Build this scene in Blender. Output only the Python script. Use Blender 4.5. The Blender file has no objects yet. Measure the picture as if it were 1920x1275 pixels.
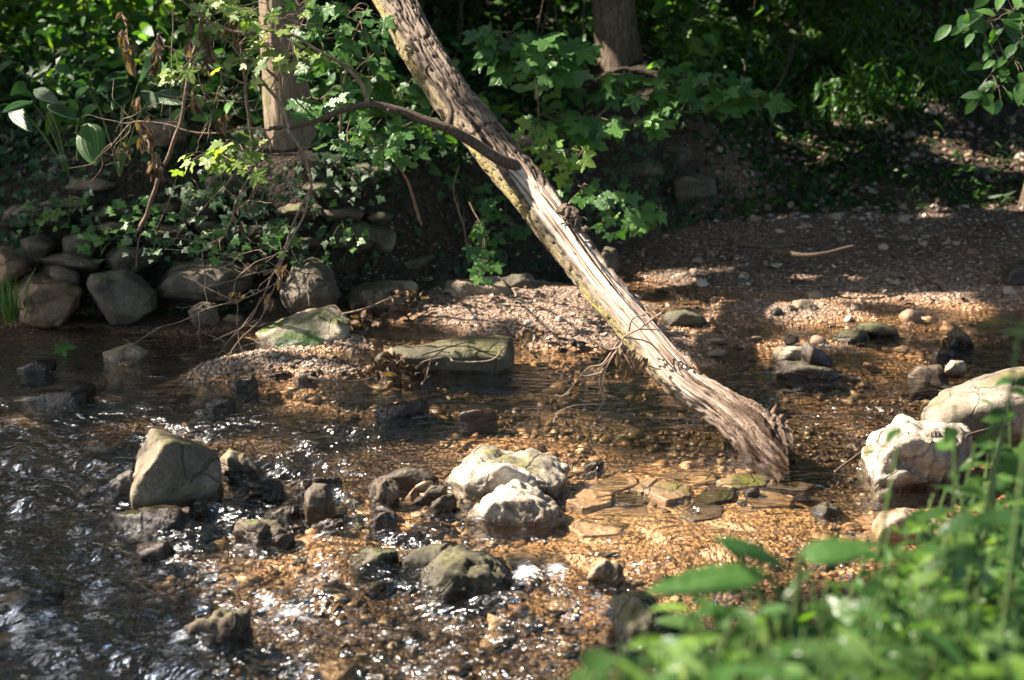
import bpy, bmesh, math, random
import numpy as np
from mathutils import Vector

random.seed(7)
rng = np.random.default_rng(7)
S = bpy.context.scene
C = S.collection

# ------------------------------------------------------------------ camera, sky, sun, exposure
CAM_H, PITCH, F = 1.8, math.radians(17.0), 2400.0
cam = bpy.data.cameras.new('camera')
cam.sensor_width = 36.0
cam.lens = 36.0 * F / 1920.0
cam.clip_start, cam.clip_end = 0.05, 500
cam.dof.use_dof = True
cam.dof.focus_distance = 4.9
cam.dof.aperture_fstop = 2.4
camo = bpy.data.objects.new('camera', cam)
C.objects.link(camo)
camo.location = (0, 0, CAM_H)
camo.rotation_euler = (math.pi / 2 - PITCH, 0, 0)
S.camera = camo

SUN = np.array([-0.70, 0.07, 0.65]); SUN = SUN / np.linalg.norm(SUN)
W = bpy.data.worlds.new('World'); S.world = W; W.use_nodes = True
nt = W.node_tree; nt.nodes.clear()
wo = nt.nodes.new('ShaderNodeOutputWorld'); bg = nt.nodes.new('ShaderNodeBackground')
sk = nt.nodes.new('ShaderNodeTexSky'); sk.sky_type = 'NISHITA'; sk.sun_disc = False; sk.dust_density = 2.0
sk.sun_elevation = math.asin(SUN[2]); sk.sun_rotation = math.atan2(SUN[0], SUN[1])
bg.inputs['Strength'].default_value = 0.12
nt.links.new(sk.outputs[0], bg.inputs['Color']); nt.links.new(bg.outputs[0], wo.inputs['Surface'])
sl = bpy.data.lights.new('sun', 'SUN'); sl.energy = 5.0; sl.angle = math.radians(0.5); sl.color = (1.0, 0.89, 0.77)
so = bpy.data.objects.new('sun', sl); C.objects.link(so)
so.rotation_euler = Vector(SUN).to_track_quat('Z', 'Y').to_euler()
so.location = (-10, 2, 12)
S.view_settings.view_transform = 'Standard'; S.view_settings.look = 'None'
S.view_settings.exposure = 2.15; S.view_settings.gamma = 1.0
S.render.engine = 'CYCLES'
S.cycles.max_bounces = 6; S.cycles.diffuse_bounces = 2; S.cycles.glossy_bounces = 2
S.cycles.transmission_bounces = 3; S.cycles.transparent_max_bounces = 8
S.cycles.sample_clamp_indirect = 3.0
S.cycles.caustics_reflective = False; S.cycles.caustics_refractive = False
S.cycles.use_denoising = True

# ------------------------------------------------------------------ pixel <-> world
cp, sp_ = math.cos(PITCH), math.sin(PITCH)
def ray(px, py):
    a = (px - 960) / F; b = (py - 637.5) / F
    return np.array([a, cp - b * sp_, -sp_ - b * cp])
def PZ(px, py, z=0.0):
    r = ray(px, py); t = (z - CAM_H) / r[2]
    return np.array([0, 0, CAM_H]) + r * t
def DY(px, py, Y):
    r = ray(px, py); t = Y / r[1]
    return np.array([0, 0, CAM_H]) + r * t
def mpp(Y):            # metres per photograph pixel at depth Y
    return (Y * cp + 1.5 * sp_) / F

# ------------------------------------------------------------------ noise
def _hash(ix, iy, iz, seed):
    n = (ix * 374761393 + iy * 668265263 + iz * 2147483647 + seed * 1274126177) & 0xffffffff
    n = ((n ^ (n >> 13)) * 1274126177) & 0xffffffff
    n = ((n ^ (n >> 16)) * 2246822519) & 0xffffffff
    return ((n ^ (n >> 15)) & 0xffffff) / float(0xffffff)
def vn(p, seed=0):
    p = np.asarray(p, float)
    i = np.floor(p).astype(np.int64); f = p - i; f = f * f * f * (f * (f * 6 - 15) + 10)
    r = 0
    for dx in (0, 1):
        for dy in (0, 1):
            for dz in (0, 1):
                w = (f[..., 0] if dx else 1 - f[..., 0]) * (f[..., 1] if dy else 1 - f[..., 1]) * (f[..., 2] if dz else 1 - f[..., 2])
                r = r + w * _hash(i[..., 0] + dx, i[..., 1] + dy, i[..., 2] + dz, seed)
    return r * 2 - 1
def fbm(p, o=4, seed=0, g=0.5):
    p = np.asarray(p, float); a, s, r = 1.0, 0, 0
    for k in range(o):
        r = r + a * vn(p, seed + k * 17); s += a; a *= g; p = p * 2.03 + 11.3
    return r / s
def ss(a, b, x):
    t = np.clip((x - a) / (b - a), 0, 1); return t * t * (3 - 2 * t)
def xyz(x, y, z=0.0):
    x, y = np.broadcast_arrays(x, y); return np.stack([x, y, np.broadcast_to(z, x.shape)], -1)

# ------------------------------------------------------------------ terrain height
WX = np.array([-30, -1.05, -0.4, 0.0, 0.6, 1.3, 2.2, 30.0])
WY = np.array([6.22, 6.30, 6.75, 7.1, 7.45, 7.9, 8.2, 8.4])
def wall_y(x): return np.interp(x, WX, WY)
BUMPS = []   # (cx, cy, rx, ry, angle, height, flat)
def bump(px0, py0, px1, py1, ry, h, z=0.0, sharp=2.0):
    a, b = PZ(px0, py0, z), PZ(px1, py1, z)
    c = (a + b) / 2; d = b - a
    BUMPS.append((c[0], c[1], max(np.hypot(d[0], d[1]) / 2, .05), ry, math.atan2(d[1], d[0]), h, sharp))
bump(720, 575, 1190, 575, 0.62, 0.19, sharp=4)         # middle gravel bar
bump(960, 640, 1400, 640, 0.26, 0.145)
bump(1180, 580, 1800, 590, 0.34, 0.15)
bump(320, 722, 620, 652, 0.22, 0.155, sharp=3)         # sand spit
bump(540, 708, 720, 690, 0.15, 0.15, sharp=3)
bump(620, 650, 720, 640, 0.20, 0.14)
bump(190, 690, 300, 668, 0.06, 0.12)
bump(1040, 930, 1540, 955, 0.42, 0.105, sharp=4)       # sunlit shallows
bump(1150, 1000, 1500, 980, 0.12, 0.05)
bump(480, 1030, 720, 985, 0.16, 0.085)
bump(680, 930, 860, 960, 0.13, 0.10)
bump(940, 1010, 1250, 1150, 0.28, 0.075)
bump(1130, 670, 1420, 690, 0.14, 0.12)
bump(1400, 650, 1700, 660, 0.18, 0.115)
bump(1640, 980, 1760, 960, 0.12, 0.14)
bump(870, 810, 1150, 830, 0.12, 0.075)
bump(1500, 960, 1600, 950, 0.06, 0.08)
def near_d(x, y): return (x - 0.42) * 0.75 - (y - 2.95) * 0.66
def H(x, y, fine=True):
    x = np.asarray(x, float); y = np.asarray(y, float)
    bed = -0.085 + 0.0 * x
    for (cx, cy, rx, ry, an, h, sh) in BUMPS:
        dx, dy = x - cx, y - cy
        u = dx * math.cos(an) + dy * math.sin(an); v = -dx * math.sin(an) + dy * math.cos(an)
        bed = bed + h * .80 * np.exp(-((u / rx) ** 2 + (v / ry) ** 2) ** (sh / 2) * 0.9)
    bed = bed + .095 * ss(5.72, 6.08, y + .12 * vn(xyz(x * 2.5, y * 2.5), 14)) * ss(-.7, -1.1, x)
    bed = np.minimum(bed, 0.055 + 0.3 * (bed - 0.055))
    bed = bed + 0.018 * fbm(xyz(x * 2.2, y * 2.2), 3, 3) + (0.006 * fbm(xyz(x * 14, y * 14), 2, 5) if fine else 0)
    fl = ss(4.9, 4.5, y); bed = bed * (1 - fl) + fl * np.where(bed > -.012, -.012 + .22 * (bed + .012), bed)
    # gravel shore at right, going up to the wood
    wr = ss(0.1, 1.1, x)
    shore = np.interp(x, [-1, 0.3, 1.2, 2.4, 3.2, 5], [7.6, 6.9, 6.55, 6.3, 6.05, 5.9])
    g = 0.17 * ss(0, 1.4, y - shore) + 0.01
    g = g - 0.13 * (1 - ss(-0.5, 0.05, y - shore))
    bed = bed * (1 - wr * ss(-0.3, 0.3, y - shore)) + wr * ss(-0.3, 0.3, y - shore) * (g + 0.02 * fbm(xyz(x * 1.7, y * 1.7), 3, 9))
    # the bank behind: steep step (stone wall) at the left, gentle slope at the right
    d = y - wall_y(x)
    wl = 1 - ss(0.9, 2.0, x)
    step = 0.72 * ss(0.0, 0.34, d) * wl
    slope = np.clip(d - 0.25, 0, None) * (0.17 * wl + 0.29 * (1 - wl)) + np.clip(d - 3.8, 0, 6) ** 1.25 * 0.20
    bank = step + slope
    bank = bank + (0.06 * fbm(xyz(x * 1.1, y * 1.1), 4, 21) + 0.02 * fbm(xyz(x * 5, y * 5), 2, 22)) * ss(0.1, 0.6, d)
    z = bed + bank
    nd = near_d(x, y) + 0.08 * vn(xyz(x * 2, y * 2), 31)
    nb = 0.60 * ss(-0.1, 1.3, nd) + 0.12 * np.clip(nd - 1.2, 0, 8)
    z = z + nb
    # higher ground well outside the picture at the left and right
    z = z + 0.5 * np.clip(-5.0 - x, 0, 8) * ss(5.5, 7.5, y) * 0.3
    return z
def Hs(x, y): return float(H(np.array([x]), np.array([y]))[0])

# ------------------------------------------------------------------ mesh building
def mk_mesh(name, V, Fs, uv=None, attrs=None, smooth=True):
    """Fs: list of index arrays (n,3) or (n,4)"""
    me = bpy.data.meshes.new(name)
    V = np.asarray(V, np.float32)
    me.vertices.add(len(V)); me.vertices.foreach_set('co', V.ravel())
    Fs = [np.asarray(f, np.int32) for f in Fs if len(f)]
    loops = np.concatenate([f.ravel() for f in Fs]) if Fs else np.zeros(0, np.int32)
    tot = np.concatenate([np.full(len(f), f.shape[1], np.int32) for f in Fs]) if Fs else np.zeros(0, np.int32)
    st = np.concatenate([[0], np.cumsum(tot)[:-1]]).astype(np.int32) if len(tot) else tot
    me.loops.add(len(loops)); me.loops.foreach_set('vertex_index', loops)
    me.polygons.add(len(tot)); me.polygons.foreach_set('loop_start', st); me.polygons.foreach_set('loop_total', tot)
    if smooth: me.polygons.foreach_set('use_smooth', np.ones(len(tot), bool))
    if uv is not None:
        l = me.uv_layers.new(name='UVMap'); l.data.foreach_set('uv', np.asarray(uv, np.float32)[loops].ravel())
    for k, a in (attrs or {}).items():
        at = me.attributes.new(k, 'FLOAT', 'POINT'); at.data.foreach_set('value', np.asarray(a, np.float32))
    me.update(calc_edges=True); me.validate()
    return me

def tag(o, label=None, cat=None, group=None, kind=None):
    if label: o['label'] = label
    if cat: o['category'] = cat
    if group: o['group'] = group
    if kind: o['kind'] = kind
    return o
def empty(name, loc, label=None, cat=None, group=None):
    o = bpy.data.objects.new(name, None); C.objects.link(o); o.location = tuple(float(v) for v in loc)
    o.empty_display_size = 0.1
    return tag(o, label, cat, group)
def chain_loc(p):
    l = np.zeros(3)
    while p is not None:
        l = l + np.array(p.location); p = p.parent
    return l
class MB:
    def __init__(s): s.V, s.F3, s.F4, s.UV, s.n = [], [], [], [], 0
    def add(s, V, F, uv=None):
        V = np.asarray(V, float); F = np.asarray(F, int)
        if len(F) == 0: return
        (s.F3 if F.shape[1] == 3 else s.F4).append(F + s.n)
        s.V.append(V); s.UV.append(np.zeros((len(V), 2)) if uv is None else uv); s.n += len(V)
    def build(s, name, mat, parent=None, origin=None, smooth=True):
        V = np.concatenate(s.V); UV = np.concatenate(s.UV)
        Fs = []
        if s.F3: Fs.append(np.concatenate(s.F3))
        if s.F4: Fs.append(np.concatenate(s.F4))
        if parent is not None: o0 = chain_loc(parent)
        else:
            o0 = np.array([V[:, 0].mean(), V[:, 1].mean(), V[:, 2].min()]) if origin is None else np.asarray(origin, float)
        me = mk_mesh(name, V - o0, Fs, UV, smooth=smooth); me.materials.append(mat)
        o = bpy.data.objects.new(name, me); C.objects.link(o)
        if parent is not None: o.parent = parent
        else: o.location = tuple(o0)
        return o

def smooth_path(P, n=8):
    P = np.asarray(P, float)
    if len(P) < 3: 
        t = np.linspace(0, 1, n)[:, None]; return P[0] * (1 - t) + P[-1] * t
    Q = np.vstack([2 * P[0] - P[1], P, 2 * P[-1] - P[-2]]); out = []
    for i in range(1, len(Q) - 2):
        for k in range(n):
            t = k / n
            out.append(0.5 * ((2 * Q[i]) + (-Q[i - 1] + Q[i + 1]) * t + (2 * Q[i - 1] - 5 * Q[i] + 4 * Q[i + 1] - Q[i + 2]) * t * t
                              + (-Q[i - 1] + 3 * Q[i] - 3 * Q[i + 1] + Q[i + 2]) * t ** 3))
    out.append(P[-1]); return np.array(out)
def tube(mb, P, r, seg=6, wob=0.0, seed=0):
    """P (n,3) path, r (n,) radii"""
    P = np.asarray(P, float); n = len(P); r = np.broadcast_to(np.asarray(r, float), (n,))
    if wob: P = P + wob * np.stack([vn(P * 9, seed), vn(P * 9 + 5, seed + 1), vn(P * 9 + 9, seed + 2)], -1)
    T = np.gradient(P, axis=0); T /= np.linalg.norm(T, axis=1)[:, None] + 1e-9
    up = np.array([0.3, 0.9, 0.2]); A = np.cross(T, up); A /= np.linalg.norm(A, axis=1)[:, None] + 1e-9
    B = np.cross(T, A)
    an = np.arange(seg) / seg * 2 * math.pi
    V = (P[:, None] + r[:, None, None] * (A[:, None] * np.cos(an)[None, :, None] + B[:, None] * np.sin(an)[None, :, None])).reshape(-1, 3)
    i = np.arange(n - 1)[:, None] * seg; j = np.arange(seg)[None]; j2 = (j + 1) % seg
    F = np.stack([i + j, i + j2, i + seg + j2, i + seg + j], -1).reshape(-1, 4)
    L = np.concatenate([[0], np.cumsum(np.linalg.norm(np.diff(P, axis=0), axis=1))])
    uv = np.stack([np.tile(an / 6.283, n), np.repeat(L, seg)], -1)
    mb.add(V, F, uv)
    V2 = np.vstack([V[-seg:], P[-1] + T[-1] * r[-1]]); F2 = [[k, (k + 1) % seg, seg] for k in range(seg)]
    mb.add(V2, F2)
    V3 = np.vstack([V[:seg], P[0]]); F3 = [[(k + 1) % seg, k, seg] for k in range(seg)]
    mb.add(V3, F3)
def pxpath(pts):     # (px,py,Y) list
    return np.array([DY(*p) for p in pts])

def frames(fwd, nor):
    fwd = fwd / (np.linalg.norm(fwd, axis=1)[:, None] + 1e-9)
    side = np.cross(fwd, nor); side /= np.linalg.norm(side, axis=1)[:, None] + 1e-9
    nor = np.cross(side, fwd)
    return np.stack([side, fwd, nor], 1)      # rows: local x, y, z axes
def scatter(mb, tv, tf, pos, fr, size):
    """copies of one small leaf or pebble"""
    n, m = len(pos), len(tv)
    if n == 0: return
    size = np.asarray(size, float)
    if size.ndim == 1: size = size[:, None]
    L = tv[None] * size[:, None, :]
    V = np.einsum('nmi,nij->nmj', L, fr) + pos[:, None]
    Fa = (np.asarray(tf)[None] + (np.arange(n) * m)[:, None, None]).reshape(-1, np.asarray(tf).shape[1])
    mb.add(V.reshape(-1, 3), Fa)

# leaf shapes, stalk end at the origin, tip at +y
def leaf_maple():
    pts = [(-4, .0), (.22, .05)]
    out = []
    spec = [(268, .10), (300, .30), (318, .50), (330, .62), (342, .50), (352, .46), (6, .70), (16, .80), (26, .98), (36, .74), (46, .60), (56, .50),
            (68, .74), (78, .84), (90, 1.08)]
    for a, r in spec: out.append((r * math.cos(math.radians(a)), r * math.sin(math.radians(a))))
    left = [(-x, y) for x, y in out[-2::-1]]
    o = np.array(out + left) * 0.5; o[:, 1] += 0.25
    z = -0.10 * (o[:, 0] ** 2 + (o[:, 1] - .25) ** 2) * 4 * 0.5 + 0.03 * np.sin(np.arange(len(o)) * 2.4)
    V = np.vstack([[0, .25, 0.0], np.column_stack([o, z])])
    n = len(o); F = [[0, 1 + k, 1 + (k + 1) % n] for k in range(n)]
    return V, np.array(F)
def leaf_ivy():
    spec = [(265, .12), (300, .52), (335, .45), (5, .85), (45, .52), (90, 1.0)]
    out = [(r * math.cos(math.radians(a)), r * math.sin(math.radians(a))) for a, r in spec]
    left = [(-x, y) for x, y in out[-2::-1]]
    o = np.array(out + left) * 0.5; o[:, 1] += .25
    z = 0.12 * np.abs(o[:, 0]) - .05
    V = np.vstack([[0, .25, 0], np.column_stack([o, z])]); n = len(o)
    return V, np.array([[0, 1 + k, 1 + (k + 1) % n] for k in range(n)])
def leaf_ovate(w=.5, segs=5, bend=.25, fold=.25):
    V, Fq = [], []
    for k in range(segs + 1):
        t = k / segs; hw = w / 2 * (math.sin(math.pi * t ** .8)) ** .8 if 0 < t < 1 else 0.004
        z = -bend * t * t
        V += [(-hw, t, z + fold * hw), (0, t, z), (hw, t, z + fold * hw)]
    for k in range(segs):
        a = 3 * k
        for q in ((a, a + 1, a + 4), (a, a + 4, a + 3), (a + 1, a + 2, a + 5), (a + 1, a + 5, a + 4)): Fq.append(q)
    return np.array(V), np.array(Fq)
MAPLE, IVY, OVATE, LANCE = leaf_maple(), leaf_ivy(), leaf_ovate(), leaf_ovate(.16, 4, .45, .1)
SIMPLE = leaf_ovate(.62, 2, .15, .25)
LANCE3 = leaf_ovate(.26, 5, .4, .2)
BLADE2 = leaf_ovate(.035, 6, .45, .0)
BLADE = leaf_ovate(.055, 5, .55, .0)
CURL = leaf_ovate(.75, 3, -.5, 1.0)
def ico(sub):
    bm = bmesh.new(); bmesh.ops.create_icosphere(bm, subdivisions=sub, radius=1)
    V = np.array([v.co[:] for v in bm.verts]); Fa = np.array([[v.index for v in f.verts] for f in bm.faces]); bm.free()
    return V, Fa
ICO = {k: ico(k) for k in (1, 2, 3, 4, 5, 6)}

# ------------------------------------------------------------------ materials
def new_mat(name):
    m = bpy.data.materials.new(name); m.use_nodes = True; m.node_tree.nodes.clear(); return m, m.node_tree
class N:
    def __init__(s, nt): s.nt = nt
    def __call__(s, typ, ins=None, **props):
        n = s.nt.nodes.new('ShaderNode' + typ)
        for k, v in props.items(): setattr(n, k, v)
        for k, v in (ins or {}).items():
            if isinstance(v, bpy.types.NodeSocket): s.nt.links.new(v, n.inputs[k])
            else: n.inputs[k].default_value = v
        return n
    def ramp(s, fac, stops, interp='LINEAR'):
        n = s.nt.nodes.new('ShaderNodeValToRGB'); e = n.color_ramp.elements; n.color_ramp.interpolation = interp
        while len(e) < len(stops): e.new(0.5)
        for el, (p, c) in zip(e, stops):
            el.position = p; el.color = (*c, 1) if len(c) == 3 else c
        s.nt.links.new(fac, n.inputs[0]); return n.outputs[0]
    def mix(s, fac, a, b, mode='MIX'):
        n = s.nt.nodes.new('ShaderNodeMix'); n.data_type = 'RGBA'; n.blend_type = mode
        for i, v in ((0, fac), (6, a), (7, b)):
            if isinstance(v, bpy.types.NodeSocket): s.nt.links.new(v, n.inputs[i])
            else: n.inputs[i].default_value = (*v, 1) if isinstance(v, tuple) and len(v) == 3 else v
        return n.outputs[2]
    def math(s, op, a, b=0.0, c=None, clamp=False):
        n = s.nt.nodes.new('ShaderNodeMath'); n.operation = op; n.use_clamp = clamp
        for i, v in enumerate((a, b) if c is None else (a, b, c)):
            if isinstance(v, bpy.types.NodeSocket): s.nt.links.new(v, n.inputs[i])
            else: n.inputs[i].default_value = v
        return n.outputs[0]
    def rng(s, v, a, b, c=0.0, d=1.0):
        n = s('MapRange', {0: v, 1: a, 2: b, 3: c, 4: d}); return n.outputs[0]

def leaf_mat(name, cols, trans=0.4, rough=0.42, spec=0.35, vein=0.0):
    m, t = new_mat(name); n = N(t)
    geo = n('NewGeometry'); out = n('OutputMaterial')
    st = [(i / max(1, len(cols) - 1), c) for i, c in enumerate(cols)]
    col = n.ramp(geo.outputs['Random Per Island'], st)
    tex = n('TexNoise', {'Vector': n('TexCoord').outputs['Object'], 'Scale': 3.0, 'Detail': 3.0})
    col = n.mix(0.5, col, n.ramp(tex.outputs[0], [(.3, (.45, .5, .45)), (.7, (1.25, 1.2, 1.1))]), 'MULTIPLY')
    p = n('BsdfPrincipled', {'Base Color': col, 'Roughness': rough, 'Specular IOR Level': spec})
    bn = n('TexNoise', {'Vector': n('TexCoord').outputs['Object'], 'Scale': 90.0, 'Detail': 2.0})
    bp = n('Bump', {'Height': bn.outputs[0], 'Strength': 0.35, 'Distance': 0.01}); t.links.new(bp.outputs[0], p.inputs['Normal'])
    tr = n('BsdfTranslucent', {'Color': n.mix(1.0, col, (1.7, 1.9, 0.55), 'MULTIPLY')})
    mx = n('MixShader', {0: trans, 1: p.outputs[0], 2: tr.outputs[0]})
    t.links.new(mx.outputs[0], out.inputs[0]); return m

def rock_mat(name, c1, c2, c3, moss=0.0, mosscol=(.07, .09, .02), rough=.85, wet=0.03, scale=1.0, patch=None, wmul=(.36, .31, .25)):
    m, t = new_mat(name); n = N(t)
    tc = n('TexCoord').outputs['Object']; geo = n('NewGeometry'); oi = n('ObjectInfo'); out = n('OutputMaterial')
    mp = n('Mapping', {'Vector': tc}); t.links.new(n('CombineXYZ', {0: n.math('MULTIPLY', oi.outputs['Random'], 9.0), 1: 0.3, 2: 1.0}).outputs[0], mp.inputs['Location'])
    v = mp.outputs[0]
    n1 = n('TexNoise', {'Vector': v, 'Scale': 7 * scale, 'Detail': 9.0, 'Roughness': .62})
    n2 = n('TexNoise', {'Vector': v, 'Scale': 60 * scale, 'Detail': 6.0, 'Roughness': .7})
    n3 = n('TexNoise', {'Vector': v, 'Scale': 2.6 * scale, 'Detail': 5.0})
    vo = n('TexVoronoi', {'Vector': v, 'Scale': 150 * scale})
    col = n.ramp(n1.outputs[0], [(.32, c1), (.5, c2), (.68, c3)])
    col = n.mix(.75, col, n.ramp(n2.outputs[0], [(.3, (.45, .43, .42)), (.5, (1, 1, 1)), (.72, (1.4, 1.35, 1.25))]), 'MULTIPLY')
    col = n.mix(.35, col, n.ramp(vo.outputs['Color'], [(.1, (.5, .5, .5)), (.9, (1.3, 1.3, 1.3))]), 'MULTIPLY')
    col = n.mix(n.math('MULTIPLY', n.ramp(n3.outputs[0], [(.5, (0, 0, 0)), (.66, (1, 1, 1))]), .45), col, tuple(c * .5 + .02 for c in c1))
    wv = n.mix(.12, v, n3.outputs['Color'])
    ce = n('TexVoronoi', {'Vector': wv, 'Scale': 6.5 * scale}, feature='DISTANCE_TO_EDGE').outputs['Distance']
    ck = n.math('MULTIPLY', n.rng(n.math('ADD', ce, n.math('MULTIPLY', n.math('SUBTRACT', n2.outputs[0], .5), .04)), .03, .0), n.rng(n3.outputs[0], .42, .6))
    col = n.mix(n.math('MULTIPLY', ck, .25), col, (.03, .025, .018))
    if moss:
        sx = n('SeparateXYZ', {0: geo.outputs['Normal']})
        mm = n.math('ADD', n.math('MULTIPLY', sx.outputs[2], .45), n3.outputs[0])
        mm = n.math('ADD', mm, n.math('MULTIPLY', n.math('SUBTRACT', n2.outputs[0], .5), .5))
        mm = n.rng(mm, 1.05 - .45 * moss, 1.15 - .40 * moss)
        col = n.mix(mm, col, n.mix(n2.outputs[0], tuple(c * .6 for c in mosscol), tuple(c * 1.7 for c in mosscol)))
    if patch:
        (pc, ctr, rad) = patch
        d = n('VectorMath', {0: tc, 1: ctr}, operation='DISTANCE').outputs['Value']
        pm = n.rng(n.math('ADD', d, n.math('MULTIPLY', n.math('SUBTRACT', n1.outputs[0], .5), .25)), rad, rad * .7)
        col = n.mix(pm, col, n.mix(n2.outputs[0], tuple(c * .5 for c in pc), tuple(c * 1.6 for c in pc)))
    pz = n('SeparateXYZ', {0: geo.outputs['Position']}).outputs[2]
    w = n.rng(n.math('SUBTRACT', pz, n.math('MULTIPLY', n.math('SUBTRACT', n1.outputs[0], .4), .08)), wet + .012, wet - .012)
    col = n.mix(w, col, n.mix(1.0, col, wmul, 'MULTIPLY'))
    ro = n.rng(w, 0, 1, rough, .22)
    p = n('BsdfPrincipled', {'Base Color': col, 'Roughness': ro, 'Specular IOR Level': .4})
    b1 = n('Bump', {'Height': n1.outputs[0], 'Strength': .9, 'Distance': .03})
    b2 = n('Bump', {'Height': n2.outputs[0], 'Strength': .8, 'Distance': .006, 'Normal': b1.outputs[0]})
    b3 = n('Bump', {'Height': n.math('MULTIPLY', ck, -1.0), 'Strength': .8, 'Distance': .012, 'Normal': b2.outputs[0]})
    t.links.new(b3.outputs[0], p.inputs['Normal'])
    t.links.new(p.outputs[0], out.inputs[0]); return m

RM = {
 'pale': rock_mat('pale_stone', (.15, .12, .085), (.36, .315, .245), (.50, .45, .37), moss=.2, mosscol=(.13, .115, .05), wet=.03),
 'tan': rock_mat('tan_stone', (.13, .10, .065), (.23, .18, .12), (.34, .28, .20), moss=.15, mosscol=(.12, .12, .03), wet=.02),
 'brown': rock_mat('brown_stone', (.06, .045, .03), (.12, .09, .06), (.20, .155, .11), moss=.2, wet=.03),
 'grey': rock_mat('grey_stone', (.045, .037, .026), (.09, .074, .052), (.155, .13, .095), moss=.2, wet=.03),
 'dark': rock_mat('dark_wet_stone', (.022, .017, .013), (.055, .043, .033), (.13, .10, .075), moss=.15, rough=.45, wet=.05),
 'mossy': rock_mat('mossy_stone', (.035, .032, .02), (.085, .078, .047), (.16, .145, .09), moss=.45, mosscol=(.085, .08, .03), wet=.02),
 'orange': rock_mat('orange_stone', (.13, .08, .042), (.22, .145, .08), (.29, .20, .125), moss=.1, wet=.02),
 'bed': rock_mat('stream_bed_stone', (.15, .105, .068), (.26, .19, .13), (.37, .29, .21), moss=.08, rough=.45, wet=.02, wmul=(1.0, .88, .70)),
 'weathered': rock_mat('weathered_tan_stone', (.10, .083, .06), (.20, .17, .125), (.30, .26, .20), moss=.25, mosscol=(.11, .10, .04), wet=.03),
 'wedge': rock_mat('brown_olive_stone', (.075, .06, .04), (.15, .12, .08), (.25, .205, .145), moss=.35, mosscol=(.10, .095, .035), wet=.02),
 'green': rock_mat('green_patched_stone', (.17, .14, .09), (.28, .24, .17), (.38, .33, .25), moss=.45, wet=.02, patch=((.05, .10, .02), (-.03, -.2, .09), .17)),
}

def ground_mat():
    m, t = new_mat('gravel_and_soil'); n = N(t); out = n('OutputMaterial')
    geo = n('NewGeometry'); pos = geo.outputs['Position']
    at = n('Attribute', attribute_name='soil').outputs['Fac']
    nz = n('TexNoise', {'Vector': pos, 'Scale': 1.6, 'Detail': 6.0})
    nf = n('TexNoise', {'Vector': pos, 'Scale': 30.0, 'Detail': 6.0})
    warp = n.mix(.02, pos, n('TexNoise', {'Vector': pos, 'Scale': 18.0}).outputs['Color'])
    v1 = n('TexVoronoi', {'Vector': warp, 'Scale': 55.0}); v2 = n('TexVoronoi', {'Vector': warp, 'Scale': 150.0})
    pal = [(0, (.07, .045, .03)), (.25, (.20, .125, .08)), (.5, (.34, .235, .16)), (.75, (.47, .35, .26)), (1, (.60, .50, .42))]
    g1 = n.ramp(n('SeparateColor', {0: v1.outputs['Color']}).outputs[0], pal)
    g2 = n.ramp(n('SeparateColor', {0: v2.outputs['Color']}).outputs[0], pal)
    gr = n.mix(n.rng(nf.outputs[0], .4, .6), g1, g2)
    gr = n.mix(.8, gr, n.ramp(v1.outputs['Distance'], [(0, (1.1, 1.1, 1.1)), (.8, (.35, .32, .3))]), 'MULTIPLY')
    gr = n.mix(.6, gr, n.ramp(nz.outputs[0], [(.35, (.55, .48, .42)), (.65, (1.1, 1.05, 1.0))]), 'MULTIPLY')
    so = n.ramp(nf.outputs[0], [(.3, (.010, .008, .006)), (.55, (.035, .026, .017)), (.75, (.07, .05, .032))])
    col = n.mix(at, gr, so)
    sunlit_silt = n('Attribute', attribute_name='sand').outputs['Fac']
    col = n.mix(n.math('MULTIPLY', sunlit_silt, .75), col, n.ramp(nf.outputs[0], [(.3, (.22, .155, .095)), (.5, (.38, .28, .18)), (.7, (.52, .41, .28))]))  # pale silt colour, also painted in to brighten the sunlit shelf
    pz = n('SeparateXYZ', {0: pos}).outputs[2]
    w = n.rng(n.math('ADD', pz, n.math('MULTIPLY', n.math('SUBTRACT', nz.outputs[0], .5), .05)), .028, .004)
    col = n.mix(w, col, n.mix(1.0, col, (1.2, 1.0, .74), 'MULTIPLY'))
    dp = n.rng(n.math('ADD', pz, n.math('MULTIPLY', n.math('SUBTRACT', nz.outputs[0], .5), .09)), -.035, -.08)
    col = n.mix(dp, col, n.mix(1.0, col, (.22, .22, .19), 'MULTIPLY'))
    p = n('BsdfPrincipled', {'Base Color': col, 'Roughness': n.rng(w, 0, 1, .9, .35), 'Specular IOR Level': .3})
    h = n.math('ADD', n.math('MULTIPLY', v1.outputs['Distance'], -1.0), n.math('MULTIPLY', v2.outputs['Distance'], -.4))
    b = n('Bump', {'Height': h, 'Strength': 1.0, 'Distance': .014})
    b2 = n('Bump', {'Height': nf.outputs[0], 'Strength': .6, 'Distance': .02, 'Normal': b.outputs[0]})
    t.links.new(b2.outputs[0], p.inputs['Normal']); t.links.new(p.outputs[0], out.inputs[0]); return m

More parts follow.
